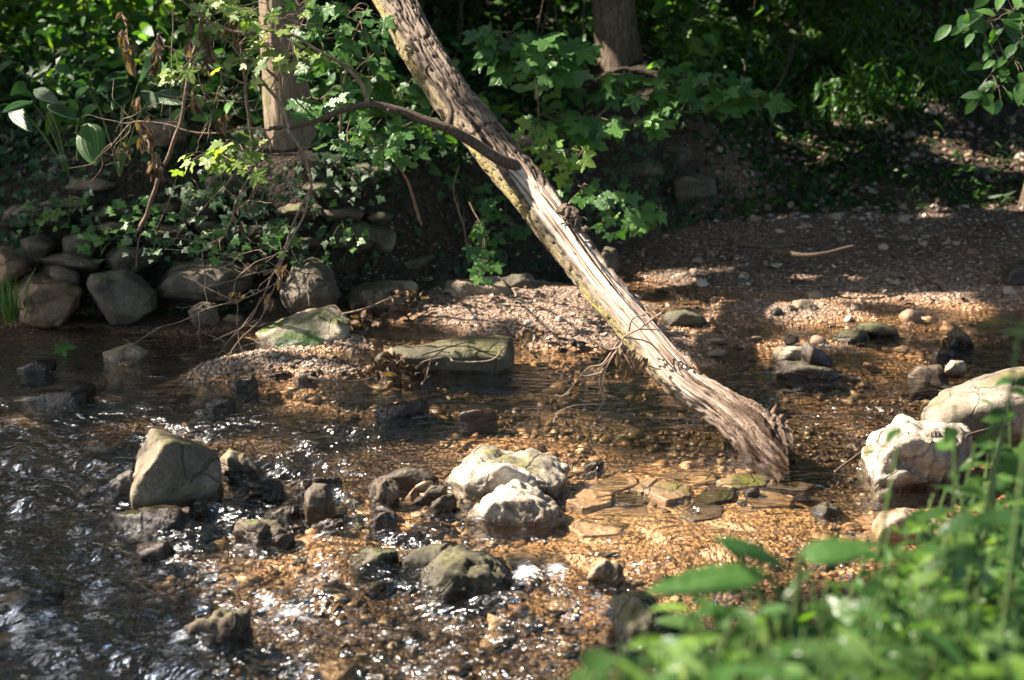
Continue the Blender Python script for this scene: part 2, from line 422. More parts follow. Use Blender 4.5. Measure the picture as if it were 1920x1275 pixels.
def water_mat():
    m, t = new_mat('clear_amber_water'); n = N(t); out = n('OutputMaterial')
    geo = n('NewGeometry'); pos = geo.outputs['Position']
    mp = n('Mapping', {'Vector': pos, 'Rotation': (0, 0, math.radians(-24)), 'Scale': (1.0, 2.9, 1.0)})
    a = n('TexNoise', {'Vector': mp.outputs[0], 'Scale': 5.5, 'Detail': 3.0, 'Roughness': .45, 'Distortion': 1.4})
    b = n('TexNoise', {'Vector': mp.outputs[0], 'Scale': 19.0, 'Detail': 1.5, 'Roughness': .5, 'Distortion': .8})
    ra = n('Attribute', attribute_name='riffle').outputs['Fac']
    fo = n('Attribute', attribute_name='foam_glint').outputs['Fac']
    bm1 = n('Bump', {'Height': a.outputs[0], 'Strength': n.rng(ra, 0, 1, .2, 1.0), 'Distance': .10})
    bm2 = n('Bump', {'Height': b.outputs[0], 'Strength': n.rng(ra, 0, 1, .15, .6), 'Distance': .02, 'Normal': bm1.outputs[0]})
    cs = n.math('ABSOLUTE', n('VectorMath', {0: bm2.outputs[0], 1: geo.outputs['Incoming']}, operation='DOT_PRODUCT').outputs['Value'])
    fr = n.math('MULTIPLY_ADD', n.math('POWER', n.math('SUBTRACT', 1.0, cs, clamp=True), 5.0), .98, .02)
    gl = n('BsdfGlossy', {'Color': (.96, .98, 1, 1), 'Roughness': .15, 'Normal': bm2.outputs[0]})
    tr = n('BsdfTransparent', {'Color': (.90, .86, .77, 1)})
    mx = n('MixShader', {0: n.math('MINIMUM', n.math('MULTIPLY', fr, 2.5), .92), 1: tr.outputs[0], 2: gl.outputs[0]})
    fn = n('TexNoise', {'Vector': mp.outputs[0], 'Scale': 55.0, 'Detail': 5.0, 'Roughness': .75})
    fm = n.rng(n.math('ADD', fn.outputs[0], n.math('MULTIPLY', fo, .40)), .74, .92)
    fm = n.math('MULTIPLY', fm, n.math('GREATER_THAN', fo, 0.03))
    wh = n('BsdfPrincipled', {'Base Color': (.72, .76, .80, 1), 'Roughness': .25, 'Normal': bm2.outputs[0]})  # white patches: splashed foam plus painted sun glints
    mx2 = n('MixShader', {0: fm, 1: mx.outputs[0], 2: wh.outputs[0]})
    t.links.new(mx2.outputs[0], out.inputs[0]); return m

def bark_mat(name, c1, c2, c3, uvs=(9.0, 2.6), bump=.02, moss=0.0):
    m, t = new_mat(name); n = N(t); out = n('OutputMaterial')
    uv = n('UVMap', uv_map='UVMap').outputs[0]; oc = n('TexCoord').outputs['Object']
    mp = n('Mapping', {'Vector': oc, 'Scale': (1, 1, .28)})
    a = n('TexNoise', {'Vector': mp.outputs[0], 'Scale': 55.0 * uvs[0] / 9, 'Detail': 6.0, 'Roughness': .65, 'Distortion': .3})
    b = n('TexNoise', {'Vector': oc, 'Scale': 5.0, 'Detail': 5.0})
    f = n('TexNoise', {'Vector': oc, 'Scale': 180.0, 'Detail': 3.0})
    col = n.ramp(a.outputs[0], [(.3, c1), (.5, c2), (.7, c3)])
    col = n.mix(.5, col, n.ramp(b.outputs[0], [(.3, (.6, .6, .6)), (.7, (1.3, 1.25, 1.15))]), 'MULTIPLY')
    col = n.mix(.5, col, n.ramp(f.outputs[0], [(.3, (.6, .6, .6)), (.7, (1.3, 1.3, 1.3))]), 'MULTIPLY')
    if moss:
        col = n.mix(n.rng(b.outputs[0], .62 - .2 * moss, .70 - .15 * moss), col, (.10, .11, .03))
    p = n('BsdfPrincipled', {'Base Color': col, 'Roughness': .9, 'Specular IOR Level': .2})
    bp = n('Bump', {'Height': a.outputs[0], 'Strength': 1.0, 'Distance': bump}); t.links.new(bp.outputs[0], p.inputs['Normal'])
    t.links.new(p.outputs[0], out.inputs[0]); return m

BARK = bark_mat('grey_brown_bark', (.045, .034, .025), (.12, .092, .066), (.22, .175, .13))
BARK_T = bark_mat('smooth_tan_bark', (.10, .075, .05), (.19, .145, .10), (.27, .21, .15), bump=.006, moss=.3)
TWIG = bark_mat('twig_bark', (.09, .06, .04), (.20, .145, .105), (.34, .27, .21), uvs=(20, 1), bump=.003)
TWIG_D = bark_mat('dark_twig_bark', (.03, .022, .016), (.075, .055, .04), (.14, .11, .085), uvs=(20, 1), bump=.003)
STEM_G = leaf_mat('green_stem', [(.06, .10, .03), (.10, .15, .05)], trans=.1)
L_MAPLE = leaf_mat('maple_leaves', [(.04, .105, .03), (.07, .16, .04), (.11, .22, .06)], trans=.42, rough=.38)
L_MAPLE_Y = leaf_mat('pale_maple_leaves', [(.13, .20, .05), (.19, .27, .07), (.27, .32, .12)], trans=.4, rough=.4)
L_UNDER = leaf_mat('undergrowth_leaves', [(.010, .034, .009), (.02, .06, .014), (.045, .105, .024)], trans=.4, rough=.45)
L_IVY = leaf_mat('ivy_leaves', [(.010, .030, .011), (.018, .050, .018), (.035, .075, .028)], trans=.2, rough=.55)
L_BROAD = leaf_mat('broad_leaves', [(.035, .085, .03), (.055, .12, .045)], trans=.35, rough=.30)
L_YEL = leaf_mat('bright_leaves', [(.09, .18, .025), (.14, .25, .04), (.20, .30, .06)], trans=.45)
L_GRASS = leaf_mat('grass_blades', [(.03, .085, .015), (.055, .14, .022), (.09, .19, .035)], trans=.45, rough=.4)
L_FORE = leaf_mat('near_weed_leaves', [(.03, .075, .02), (.075, .15, .04), (.19, .29, .09)], trans=.5, rough=.3)
L_CAN = leaf_mat('canopy_leaves', [(.02, .055, .012), (.04, .09, .02), (.06, .12, .03)], trans=.30, rough=.5)
L_DEAD = leaf_mat('dead_brown_leaves', [(.07, .04, .027), (.14, .085, .058), (.25, .175, .125)], trans=.2, rough=.7)
L_LITTER = leaf_mat('leaf_litter', [(.05, .03, .02), (.12, .08, .05), (.28, .20, .14)], trans=.1, rough=.7)
def pebble_mat():
    m, t = new_mat('mixed_pebbles'); n = N(t); out = n('OutputMaterial'); geo = n('NewGeometry')
    col = n.ramp(geo.outputs['Random Per Island'], [(0, (.06, .045, .035)), (.2, (.15, .10, .07)), (.4, (.25, .175, .12)), (.6, (.28, .21, .15)), (.85, (.33, .265, .21)), (1, (.48, .43, .37))])
    f = n('TexNoise', {'Vector': geo.outputs['Position'], 'Scale': 220.0, 'Detail': 3.0})
    col = n.mix(.6, col, n.ramp(f.outputs[0], [(.3, (.6, .6, .6)), (.7, (1.3, 1.3, 1.3))]), 'MULTIPLY')
    pz = n('SeparateXYZ', {0: geo.outputs['Position']}).outputs[2]
    w = n.rng(pz, .032, .006)
    col = n.mix(w, col, n.mix(1.0, col, (1.2, 1.0, .76), 'MULTIPLY'))
    nz = n('TexNoise', {'Vector': geo.outputs['Position'], 'Scale': 1.6, 'Detail': 6.0})
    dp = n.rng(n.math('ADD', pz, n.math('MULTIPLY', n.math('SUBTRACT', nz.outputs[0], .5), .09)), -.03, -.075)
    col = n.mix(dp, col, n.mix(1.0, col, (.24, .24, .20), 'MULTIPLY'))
    p = n('BsdfPrincipled', {'Base Color': col, 'Roughness': n.rng(w, 0, 1, .8, .3), 'Specular IOR Level': .35})
    bp = n('Bump', {'Height': f.outputs[0], 'Strength': .5, 'Distance': .003}); t.links.new(bp.outputs[0], p.inputs['Normal'])
    t.links.new(p.outputs[0], out.inputs[0]); return m
PEB = pebble_mat()

# ------------------------------------------------------------------ ground and water
def axis(lo, a, b, hi, fine, grow=1.12):
    mid = list(np.arange(a, b, fine)); out, s, x = [], fine, a
    while x > lo: s *= grow; x -= s; out.append(x)
    left = out[::-1]; out, s, x = [], fine, mid[-1]
    while x < hi: s *= grow; x += s; out.append(x)
    return np.array(left + mid + out)
def grid(xs, ys):
    nx, ny = len(xs), len(ys)
    X, Y = np.meshgrid(xs, ys); i = np.arange(ny - 1)[:, None] * nx + np.arange(nx - 1)[None]
    Fq = np.stack([i, i + 1, i + nx + 1, i + nx], -1).reshape(-1, 4)
    return X.ravel(), Y.ravel(), Fq
xs = axis(-60, -3.2, 4.2, 60, .022); ys = axis(-40, 2.3, 8.6, 80, .022)
X, Y, Fq = grid(xs, ys)
Z = H(X, Y)
d = Y - wall_y(X); wl = 1 - ss(.9, 2.0, X)
soil = np.maximum(ss(-.15, .1, d) * wl, (1 - wl) * ss(-.5, .6, d + .8 * fbm(xyz(X * 2, Y * 2), 3, 8)) * .92)
soil = np.maximum(soil, ss(.1, .5, near_d(X, Y)))
soil = np.maximum(soil, .5 * ss(.3, .9, X) * ss(6.5, 7.2, Y + .4 * fbm(xyz(X * 2, Y * 2), 3, 18)))
soil = np.maximum(soil, .75 * ss(-.8, -1.6, X) * ss(5.4, 5.9, Y))
sc_ = PZ(1290, 945); sa_ = PZ(780, 1010)
sand = np.exp(-(((X - sc_[0]) / .62) ** 2 + ((Y - sc_[1]) / .36) ** 2) ** 1.5) + .6 * np.exp(-(((X - sa_[0]) / .4) ** 2 + ((Y - sa_[1]) / .25) ** 2)) + .5 * np.exp(-(((X - .55) / .5) ** 2 + ((Y - 3.3) / .3) ** 2))  # silt tint centred on the sunlit shallows to make them look brighter
sand = np.clip(sand + .25 * fbm(xyz(X * 5, Y * 5), 3, 55) * (sand > .1), 0, 1)
me = mk_mesh('ground', np.stack([X, Y, Z], -1), [Fq], attrs={'soil': soil, 'sand': sand})
me.materials.append(ground_mat()); go = bpy.data.objects.new('ground', me); C.objects.link(go); tag(go, kind='structure')

def px_of(p):
    """world -> photograph pixels (vectorised)"""
    p = np.asarray(p, float); q = p - np.array([0, 0, CAM_H])
    zc = q[..., 1] * cp - q[..., 2] * sp_; yc = q[..., 1] * sp_ + q[..., 2] * cp
    zc = np.maximum(zc, .01)
    return 960 + F * q[..., 0] / zc, 637.5 - F * yc / zc

xs = axis(-9, -3.2, 4.0, 9, .018); ys = axis(0.6, 2.3, 7.6, 9.5, .018)
X, Y, Fq = grid(xs, ys)
wp = xyz(X, Y)
# where the stream runs fast
def blob(px, py, r, z=0.0):
    c = PZ(px, py, z); return np.exp(-((X - c[0]) ** 2 + (Y - c[1]) ** 2) / r ** 2)
rif = np.clip(.22 + .35 * blob(900, 1150, .8) + .3 * blob(1350, 1050, .5) + .9 * ss(.1, -1.2, X + .3 * (Y - 4)) * ss(5.2, 4.6, Y) + .7 * ss(3.9, 3.2, Y) + .7 * blob(1560, 790, .6) - .5 * blob(1080, 770, .7) + .35 * blob(600, 800, .5), 0.05, 1)
ang = math.radians(-24); u = X * math.cos(ang) + Y * math.sin(ang); v = -X * math.sin(ang) + Y * math.cos(ang)
wav = .014 * fbm(xyz(u * 3.2, v * 7), 2, 41) + .017 * fbm(xyz(u * 6, v * 14), 2, 43, .45)
wav = wav * (.10 + 2.3 * rif ** 1.3)
FOAM_GLINT = [(985, 1085, .05, 1), (1045, 1080, .05, .9), (800, 1100, .03, .7), (760, 1045, .05, .8), (1150, 1150, .06, 1), (1190, 1175, .05, 1.0), (1120, 1125, .04, .8), (1225, 1195, .04, .8),
        (340, 1195, .05, .9), (390, 1205, .04, .8), (500, 1130, .05, .7), (545, 1150, .06, .8), (575, 1165, .04, .8), (210, 925, .03, .7),
        (90, 1160, .05, .7), (280, 990, .03, .5), (690, 1050, .03, .7), (900, 985, .03, .8), (880, 960, .03, .6), (800, 770, .03, .4), (1400, 690, .05, .5), (1440, 700, .05, .6),
        (640, 870, .03, .5), (445, 1005, .03, .5), (570, 965, .02, .6), (690, 850, .03, .4)]
foam_glint = 0 * X  # foam spots that double as painted sparkles of sun
for (px, py, r, a) in FOAM_GLINT: foam_glint = np.maximum(foam_glint, a * blob(px, py, r * 1.2))
wav = wav + .012 * foam_glint
me = mk_mesh('water', np.stack([X, Y, wav], -1), [Fq], attrs={'riffle': rif, 'foam_glint': foam_glint})
me.materials.append(water_mat()); wo_ = bpy.data.objects.new('water', me); C.objects.link(wo_); tag(wo_, kind='structure')

# ------------------------------------------------------------------ stones
def hull_planes(P):
    bm = bmesh.new()
    for p in P: bm.verts.new(tuple(p))
    r = bmesh.ops.convex_hull(bm, input=bm.verts[:])
    bm.faces.ensure_lookup_table(); bm.normal_update()
    Ns = np.array([f.normal[:] for f in bm.faces]); Ds = np.array([f.normal.dot(f.verts[0].co) for f in bm.faces]); ar = np.array([f.calc_area() for f in bm.faces]); bm.free()
    k = (ar > 1e-7) & (np.abs(Ds) > 1e-6); Ns, Ds = Ns[k], Ds[k]
    s = np.sign(Ds); Ns, Ds = Ns * s[:, None], Ds * s
    # merge near-equal planes so that a face split in triangles counts once
    keep = []
    for i in range(len(Ns)):
        if not any(Ns[i] @ Ns[j] > .995 and abs(Ds[i] - Ds[j]) < .02 for j in keep): keep.append(i)
    return Ns[keep], Ds[keep]
def hull_rock(P, sub=4, rough=.05, k=16, seed=0, strata=0.0, chips=9):
    P = np.asarray(P, float); lo, hi = P.min(0), P.max(0); c = (lo + hi) / 2; e = np.maximum((hi - lo) / 2, .004)
    Q = (P - c) / e; c2 = Q.mean(0); Q = Q - c2
    Ns, Ds = hull_planes(Q)
    U, Fa = ICO[sub]
    dots = np.clip(U @ Ns.T, 0, None) / Ds[None]
    g = np.random.default_rng(seed * 7 + 1)
    cn = g.normal(size=(chips, 3)); cn /= np.linalg.norm(cn, axis=1)[:, None]
    ext = np.array([min(((Q @ c).max(), 9)) for c in cn]) if chips else np.zeros(0)
    cd = ext * (g.uniform(.82, .97, chips) if chips < 8 else g.uniform(.66, .95, chips))
    dots = np.concatenate([dots, np.clip(U @ cn.T, 0, None) / np.maximum(cd, .05)[None]], 1)
    k = k * 4.5
    mx = dots.max(1); r = 1.0 / (mx * ((dots / mx[:, None]) ** k).sum(1) ** (1.0 / k))
    V = U * r[:, None]
    w = (V + c2) * e + c
    s = e.mean() * 2
    q = w / s
    nrm = U / e; nrm /= np.linalg.norm(nrm, axis=1)[:, None]
    dsp = rough * s * (fbm(q * 2.6, 5, seed, .6) * 1.1 - .9 * np.abs(fbm(q * 4.5, 4, seed + 5, .6)) - .5 * (vn(q * 3.1, seed + 8) > .25))
    if strata: dsp = dsp + strata * s * vn(q * np.array([1.2, 1.2, 13.0]) + vn(q * 2, 3)[:, None] * .6, seed + 9)
    return w + nrm * dsp[:, None], Fa
rock_n = 0
def rock(name, label, cat, outline, mat, Y=None, zb=0.0, T=None, front=None, back=None, sub=4, rough=.05, strata=0.0, group=None, parts=None, k=16, sink=.06, lean=.30, chips=13):
    global rock_n; rock_n += 1
    O = [tuple(p) for p in outline]
    a = np.array(O, float); a = a.mean(0) + (a - a.mean(0)) * 1.05; O = [tuple(p) for p in a]; w = a[:, 0].max() - a[:, 0].min(); pb = a[:, 1].max(); pt = a[:, 1].min()
    if Y is None: Yb = PZ(a[:, 0].mean(), pb, zb)[1]
    else: Yb = Y
    wm = w * mpp(Yb); T = wm * .62 if T is None else T
    Y0 = Yb + T * .35
    cen = a.mean(0); H3 = []
    for (x, y) in O:
        t = (pb - y) / max(pb - pt, 1)
        H3.append(DY(x, y, Y0 + (t - .35) * lean * T * 2))
    fr = front if front is not None else [tuple(cen + (np.array(p) - cen) * .62 + np.array([0, .06 * (pb - pt)])) for p in O]
    for q in fr: H3.append(DY(q[0], q[1], Y0 + T * (q[2] if len(q) > 2 else -.42)))
    bk = back if back is not None else [tuple(cen + (np.array(p) - cen) * .7) for p in O]
    for (x, y) in bk: H3.append(DY(x, y, Y0 + T * .55))
    lo = min(p[2] for p in H3)
    H3 = [np.array(p) for p in H3]
    for p in list(H3):
        if p[2] < lo + .3 * (max(q[2] for q in H3) - lo): H3.append(p + np.array([0, .01, -sink]))
    if Y is None:
        zl = min(p[2] for p in H3); ctr = np.mean([q for q in H3], axis=0)
        for p in list(H3[:len(O)]) + list(H3[len(O):len(O) + len(fr)]): H3.append(np.array([ctr[0] + (p[0] - ctr[0]) * .97, ctr[1] + (p[1] - ctr[1]) * .97, min(p[2], zl) - .0]))
    if w > 45 and Y is None: sub = max(sub, 5)
    V, Fa = hull_rock(H3, sub, rough, k, rock_n * 13, strata or .006, chips)
    mb = MB(); mb.add(V, Fa)
    o = mb.build(name, RM[mat] if isinstance(mat, str) else mat)
    return tag(o, label, cat, group)

R = rock
R('boulder', 'large wedge shaped brown boulder with a pointed sunlit top, standing in the stream at left', 'boulder',
  [(283,805),(330,815),(405,845),(413,880),(408,925),(360,945),(243,950),(241,920),(262,850)], 'wedge', T=.34, front=[(270,850,-.45),(243,940,-.45),(404,925,.1),(405,882,.12),(325,822,-.15)], back=[(290,812),(400,850),(405,915),(255,930)], sub=6, rough=.035, strata=.006, chips=2)
R('stone', 'rounded yellowish stone touching the right side of the pointed brown boulder', 'stone', [(412,855),(430,836),(460,845),(487,862),(482,885),(430,890)], 'tan', zb=.0, rough=.07)
R('stone', 'black wet stone at the left foot of the pointed brown boulder', 'stone', [(200,910),(222,888),(250,878),(255,935),(215,938)], 'dark')
R('slab', 'dark flat slab in the water just below the pointed brown boulder', 'slab', [(215,962),(260,950),(345,944),(352,965),(300,982),(222,996)], 'dark', T=.2, strata=.02)
R('stone', 'small dark slanting stone between the dark slab and the orange stream bed', 'stone', [(320,966),(345,947),(363,955),(350,972),(325,978)], 'dark')
R('stone', 'low black stone barely above the water under the dark flat slab', 'stone', [(248,1024),(285,1012),(322,1010),(320,1030),(268,1042)], 'dark', T=.12)
mbx = MB()
R('boulder', 'whitish boulder with a crack, largest pale one in mid stream', 'boulder',
  [(822,890),(850,862),(885,840),(915,835),(948,845),(1010,846),(1052,864),(1073,884),(1068,908),(1010,922),(930,930),(860,916)], 'pale', T=.36,
  front=[(870,905),(905,925),(945,905),(1045,905),(945,868)], back=[(900,838),(1000,850)], sub=6, rough=.07, k=30, chips=7)
R('boulder', 'rough whitish stone in front of the cracked pale boulder', 'boulder',
  [(876,972),(902,932),(960,900),(1002,912),(1040,940),(1060,972),(1035,982),(930,984),(885,980)], 'pale', T=.24, sub=6, rough=.10, chips=7)
R('stone', 'long grey stone lying just left of the cracked pale boulder', 'stone', [(712,878),(735,868),(800,880),(823,898),(818,908),(790,905),(712,893)], 'grey', T=.08, zb=.0)
R('stone', 'flat pinkish grey stone, upper of three slanting slivers beside the pale boulder', 'stone', [(758,922),(798,896),(817,902),(772,926)], 'bed', T=.06)
R('stone', 'pale flat sliver, middle of three slanting slivers beside the pale boulder', 'stone', [(769,938),(808,908),(838,910),(802,942)], 'grey', T=.07)
R('stone', 'darker sliver, lowest of three slanting slivers beside the pale boulder', 'stone', [(803,952),(828,922),(850,914),(860,935),(815,958)], 'grey', T=.08)
R('stone', 'knobbly dark brown stone left of the three slanting slivers', 'stone', [(690,910),(700,900),(730,893),(750,910),(752,942),(700,950)], 'brown', rough=.1)
R('stone', 'egg shaped dark grey stone standing upright in the shallows', 'stone', [(562,962),(564,930),(588,905),(612,904),(626,930),(612,965)], 'grey', T=.13, rough=.04, sub=5)
R('stone', 'dark blocky stone below the knobbly brown stone', 'stone', [(690,978),(708,957),(742,948),(752,972),(712,992)], 'dark')
R('stone', 'large knobbly wet brown stone left of the orange gravel shallows', 'stone', [(440,1002),(450,976),(492,971),(550,984),(553,1010),(470,1020)], 'brown', rough=.13, sub=5)
R('stone', 'small wet grey stone below the egg shaped stone', 'stone', [(595,980),(635,965),(653,978),(612,992)], 'dark', rough=.1)
R('slab', 'black thin slab left of the egg shaped stone', 'slab', [(490,955),(515,940),(560,940),(560,960),(495,966)], 'dark', T=.1)
R('stone', 'reddish black clump of stone right of the rounded yellowish stone', 'stone', [(455,900),(480,885),(525,900),(532,925),(480,932)], 'dark', rough=.14)
R('slab', 'black narrow slab above the egg shaped stone', 'slab', [(565,898),(600,890),(640,895),(640,903),(575,906)], 'dark', T=.06)
R('boulder', 'large mossy brown boulder with water spilling over its right side', 'boulder',
  [(788,1100),(800,1052),(828,1026),(880,1010),(940,1036),(988,1078),(975,1098),(880,1106)], 'mossy', T=.3, front=[(815,1095),(850,1052),(930,1062),(960,1100)], sub=6, rough=.10)
R('stone', 'low mossy stone under a film of water left of the mossy boulder', 'stone', [(648,1050),(690,1024),(752,1030),(745,1055),(690,1062)], 'mossy', T=.16)
R('stone', 'dark mossy stone leaning on the left of the mossy boulder', 'stone', [(748,1052),(785,1022),(840,1018),(832,1044),(795,1064)], 'mossy', T=.16)
R('stone', 'rough pale yellow stone beside the long white water streak', 'stone', [(1094,1085),(1100,1052),(1138,1032),(1166,1050),(1174,1082),(1130,1096)], 'tan', rough=.11, sub=5)
R('stone', 'orange mossy stone with white water running over its left edge', 'stone', [(1130,1130),(1165,1096),(1200,1100),(1215,1140),(1262,1160),(1282,1178),(1225,1192),(1170,1160)], 'mossy', T=.3, sub=5, rough=.07)
R('stone', 'knobbly dark stone breaking the white rapids at lower left', 'stone', [(335,1192),(348,1160),(400,1137),(462,1142),(475,1172),(400,1202)], 'brown', rough=.13, sub=5)
R('stone', 'small brown stone in the rapids near the lower left corner', 'stone', [(62,1122),(84,1092),(116,1095),(120,1120)], 'brown', rough=.12)
R('stone', 'low furry yellow mossy stone right of centre below the trunk foot', 'stone', [(1512,958),(1548,942),(1592,956),(1540,967)], 'mossy', T=.12, rough=.1)
R('stone', 'small black round stone in the shallows under the leaning trunk', 'stone', [(1394,920),(1410,908),(1430,914),(1430,930),(1402,932)], 'dark', rough=.05)
R('stone', 'small grey stone with a bright tip above the flat shallows', 'stone', [(1095,872),(1110,862),(1135,868),(1130,878),(1100,880)], 'grey')
# flat slabs of the sunlit shallows
def plate(label, poly, zt, th, mat='bed', tilt=0.0):
    """thin broken plate of rock: outline on the water plane, given thickness"""
    P = [PZ(x, y, zt) for x, y in poly]; c = np.mean(P, axis=0); H3 = []
    for p in P:
        q = p + np.array([0, 0, tilt * (p[0] - c[0]) - .5 * tilt * (p[1] - c[1])]); H3 += [q, c + (p - c) * 1.06 + np.array([0, 0, -th])]
    V, Fa = hull_rock(H3, 5, .035, 34, int(poly[0][0]), .008, 0); mb = MB(); mb.add(V, Fa)
    return tag(mb.build('slab', RM[mat]), label, 'slab', 'flat slabs in the sunlit shallows')
for poly, zt, lb, mt, tl in [
  ([(1108,912),(1142,893),(1192,892),(1196,908),(1150,922)], .016, 'flat brown slab nearest the pale boulder in the sunlit shallows', 'bed', .04),
  ([(1183,914),(1212,892),(1234,897),(1206,922)], .026, 'narrow tilted brown slab in the sunlit shallows', 'bed', .15),
  ([(1206,920),(1240,900),(1288,906),(1298,924),(1250,938)], .022, 'raised orange brown slab with a dark edge in the sunlit shallows', 'bed', -.06),
  ([(1230,890),(1262,876),(1340,886),(1345,906),(1290,908)], .014, 'long brown slab at the far side of the sunlit shallows', 'bed', .03),
  ([(1294,932),(1332,908),(1378,914),(1376,934),(1318,944)], .014, 'grey brown slab right of the raised orange brown slab', 'brown', .05),
  ([(1342,902),(1385,884),(1440,890),(1436,906),(1370,914)], .010, 'thin slab near the foot of the leaning trunk', 'bed', -.03),
  ([(1116,962),(1150,942),(1212,948),(1216,966),(1160,976)], .012, 'wide flat slab at the near side of the sunlit shallows', 'bed', .03),
  ([(1272,966),(1310,944),(1358,946),(1352,966),(1300,976)], .016, 'pale slab ending in a dark notch in the sunlit shallows', 'tan', -.05),
  ([(1062,936),(1096,914),(1150,920),(1146,942),(1092,952)], .010, 'orange slab in the shade edge of the pale boulder', 'bed', .04),
  ([(1224,948),(1262,932),(1306,938),(1290,956),(1246,960)], .012, 'thin slab in the middle of the sunlit shallows', 'bed', .06),
  ([(1384,934),(1420,918),(1490,928),(1482,944),(1410,950)], .008, 'broad slab at the right end of the sunlit shallows', 'bed', -.04),
  ([(1150,934),(1186,916),(1222,928),(1204,944),(1168,946)], .010, 'slab below the two slabs nearest the pale boulder', 'tan', -.06),
  ([(1330,984),(1372,958),(1466,962),(1462,982),(1380,992)], .008, 'pale sandy slab nearest the near bank', 'tan', .02),
  ([(1448,912),(1490,900),(1528,908),(1510,920)], .010, 'small slab beside the foot of the trunk', 'brown', .05),
  ([(1060,980),(1110,968),(1180,980),(1160,1000),(1090,1002)], .006, 'low slab under the near edge of the sunlit shallows', 'bed', .02),
  ([(1200,990),(1250,976),(1320,984),(1300,1002),(1230,1006)], .006, 'low slab between the near bank and the sunlit shallows', 'tan', -.02)]:
    PN = globals().get('PN', 0) + 1; plate(lb, poly, zt - (.004, .018, .010)[PN % 3], .045, mt, tl)
# right hand boulders
R('boulder', 'biggest pale boulder at the right edge behind the near leaves', 'boulder',
  [(1728,800),(1738,735),(1768,698),(1800,684),(1870,680),(1950,690),(2010,740),(2010,812),(1850,824),(1760,818)], 'weathered', T=.5, sub=5, rough=.05)
R('boulder', 'very pale lumpy boulder below the biggest pale boulder at right', 'boulder',
  [(1614,890),(1620,850),(1650,815),(1700,788),(1750,788),(1812,796),(1826,818),(1800,840),(1740,870),(1690,915),(1640,912)], 'pale', T=.42, sub=6, rough=.12, chips=7)
R('stone', 'brown wet stone between the very pale boulder and the near weeds', 'stone', [(1632,990),(1650,962),(1700,950),(1745,975),(1740,1005),(1680,1012)], 'bed', T=.18)
R('stone', 'dark pinkish stone just left of the biggest pale boulder', 'stone', [(1695,705),(1715,684),(1765,682),(1785,700),(1760,716),(1705,716)], 'brown', T=.2)
R('stone', 'small pale stone on top corner of the biggest pale boulder', 'stone', [(1772,688),(1782,675),(1806,676),(1812,688)], 'pale', Y=PZ(1790,716)[1]+.05, T=.06)
R('stone', 'yellowish mossy stone, brightest of the small island stones right of the trunk', 'stone', [(1443,664),(1462,645),(1500,642),(1540,660),(1530,678),(1455,678)], 'tan', T=.2, zb=.01)
R('stone', 'dark stone leaning behind the yellowish island stone', 'stone', [(1498,655),(1510,636),(1545,650),(1563,672),(1558,690),(1525,688)], 'dark', T=.15)
R('slab', 'pale flat slab in the water in front of the yellowish island stone', 'slab', [(1432,682),(1470,674),(1540,684),(1572,694),(1566,706),(1490,704)], 'grey', T=.14, zb=.0)
R('stone', 'mossy olive stone, nearer of the pair beyond the island stones', 'stone', [(1558,632),(1580,614),(1622,616),(1634,632),(1605,640)], 'mossy', T=.2)
R('stone', 'longer mossy olive stone, farther of the pair beyond the island stones', 'stone', [(1590,612),(1620,602),(1650,602),(1690,618),(1688,632),(1640,634)], 'mossy', T=.24, Y=5.95)
R('stone', 'pale tilted block resting on dark stones at the gravel edge', 'stone', [(1484,562),(1498,552),(1512,556),(1540,580),(1532,590),(1508,590)], 'tan', T=.1, rough=.03)
R('stone', 'dark stone holding up the pale tilted block', 'stone', [(1472,580),(1482,570),(1502,574),(1510,592),(1475,596)], 'dark')
R('stone', 'dark stone left of the pale tilted block', 'stone', [(1444,584),(1456,576),(1468,580),(1472,598),(1446,600)], 'dark')
R('stone', 'mossy dark stone just right of the leaning trunk on the gravel', 'stone', [(1228,600),(1250,582),(1285,578),(1322,590),(1326,606),(1250,614)], 'mossy', T=.2)
R('stone', 'small dark wet stone in the riffle by the yellow washed up root', 'stone', [(1745,665),(1760,652),(1786,656),(1790,668)], 'dark')
R('stone', 'lumpy yellow brown stone at the far right riffle', 'stone', [(1768,620),(1785,612),(1820,625),(1830,645),(1800,648),(1780,640)], 'brown', rough=.15)
R('boulder', 'black boulder at the right edge on the far gravel', 'boulder', [(1872,540),(1885,500),(1910,485),(1950,482),(1960,550),(1900,552)], 'dark', T=.2)
R('stone', 'small reddish stone on the sunlit gravel right of the trunk', 'stone', [(1375,556),(1385,549),(1398,553),(1400,562),(1380,564)], 'orange')
# middle bank
R('slab', 'long mossy slab with a green top lying at the edge of the middle gravel bar', 'slab',
  [(690,660),(735,645),(840,624),(950,622),(958,640),(955,690),(870,698),(720,692),(695,680)], 'mossy', T=.34, front=[(700,672),(940,652),(950,690),(705,692)], sub=5, rough=.03, strata=.012, k=20)
R('boulder', 'grey boulder with a bright green moss patch at the shaded left shore', 'boulder',
  [(478,606),(520,588),(588,556),(620,558),(655,598),(652,632),(600,648),(520,634),(490,618)], 'green', T=.34, front=[(510,618),(600,600),(645,620),(600,645),(530,632)], sub=5, rough=.05)
R('boulder', 'flat topped tan boulder at the left end of the middle gravel bar', 'boulder',
  [(650,560),(658,532),(676,521),(760,520),(782,534),(745,568),(705,582),(660,580)], 'tan', T=.3, front=[(662,548),(720,545),(705,580),(660,578)], sub=5)
R('boulder', 'tan boulder with a sunlit rim at the back of the middle gravel bar', 'boulder',
  [(828,530),(845,514),(920,511),(965,530),(980,545),(950,552),(870,556),(848,545)], 'tan', T=.26, zb=.05, front=[(860,548),(870,528),(950,540),(955,552)], sub=5)
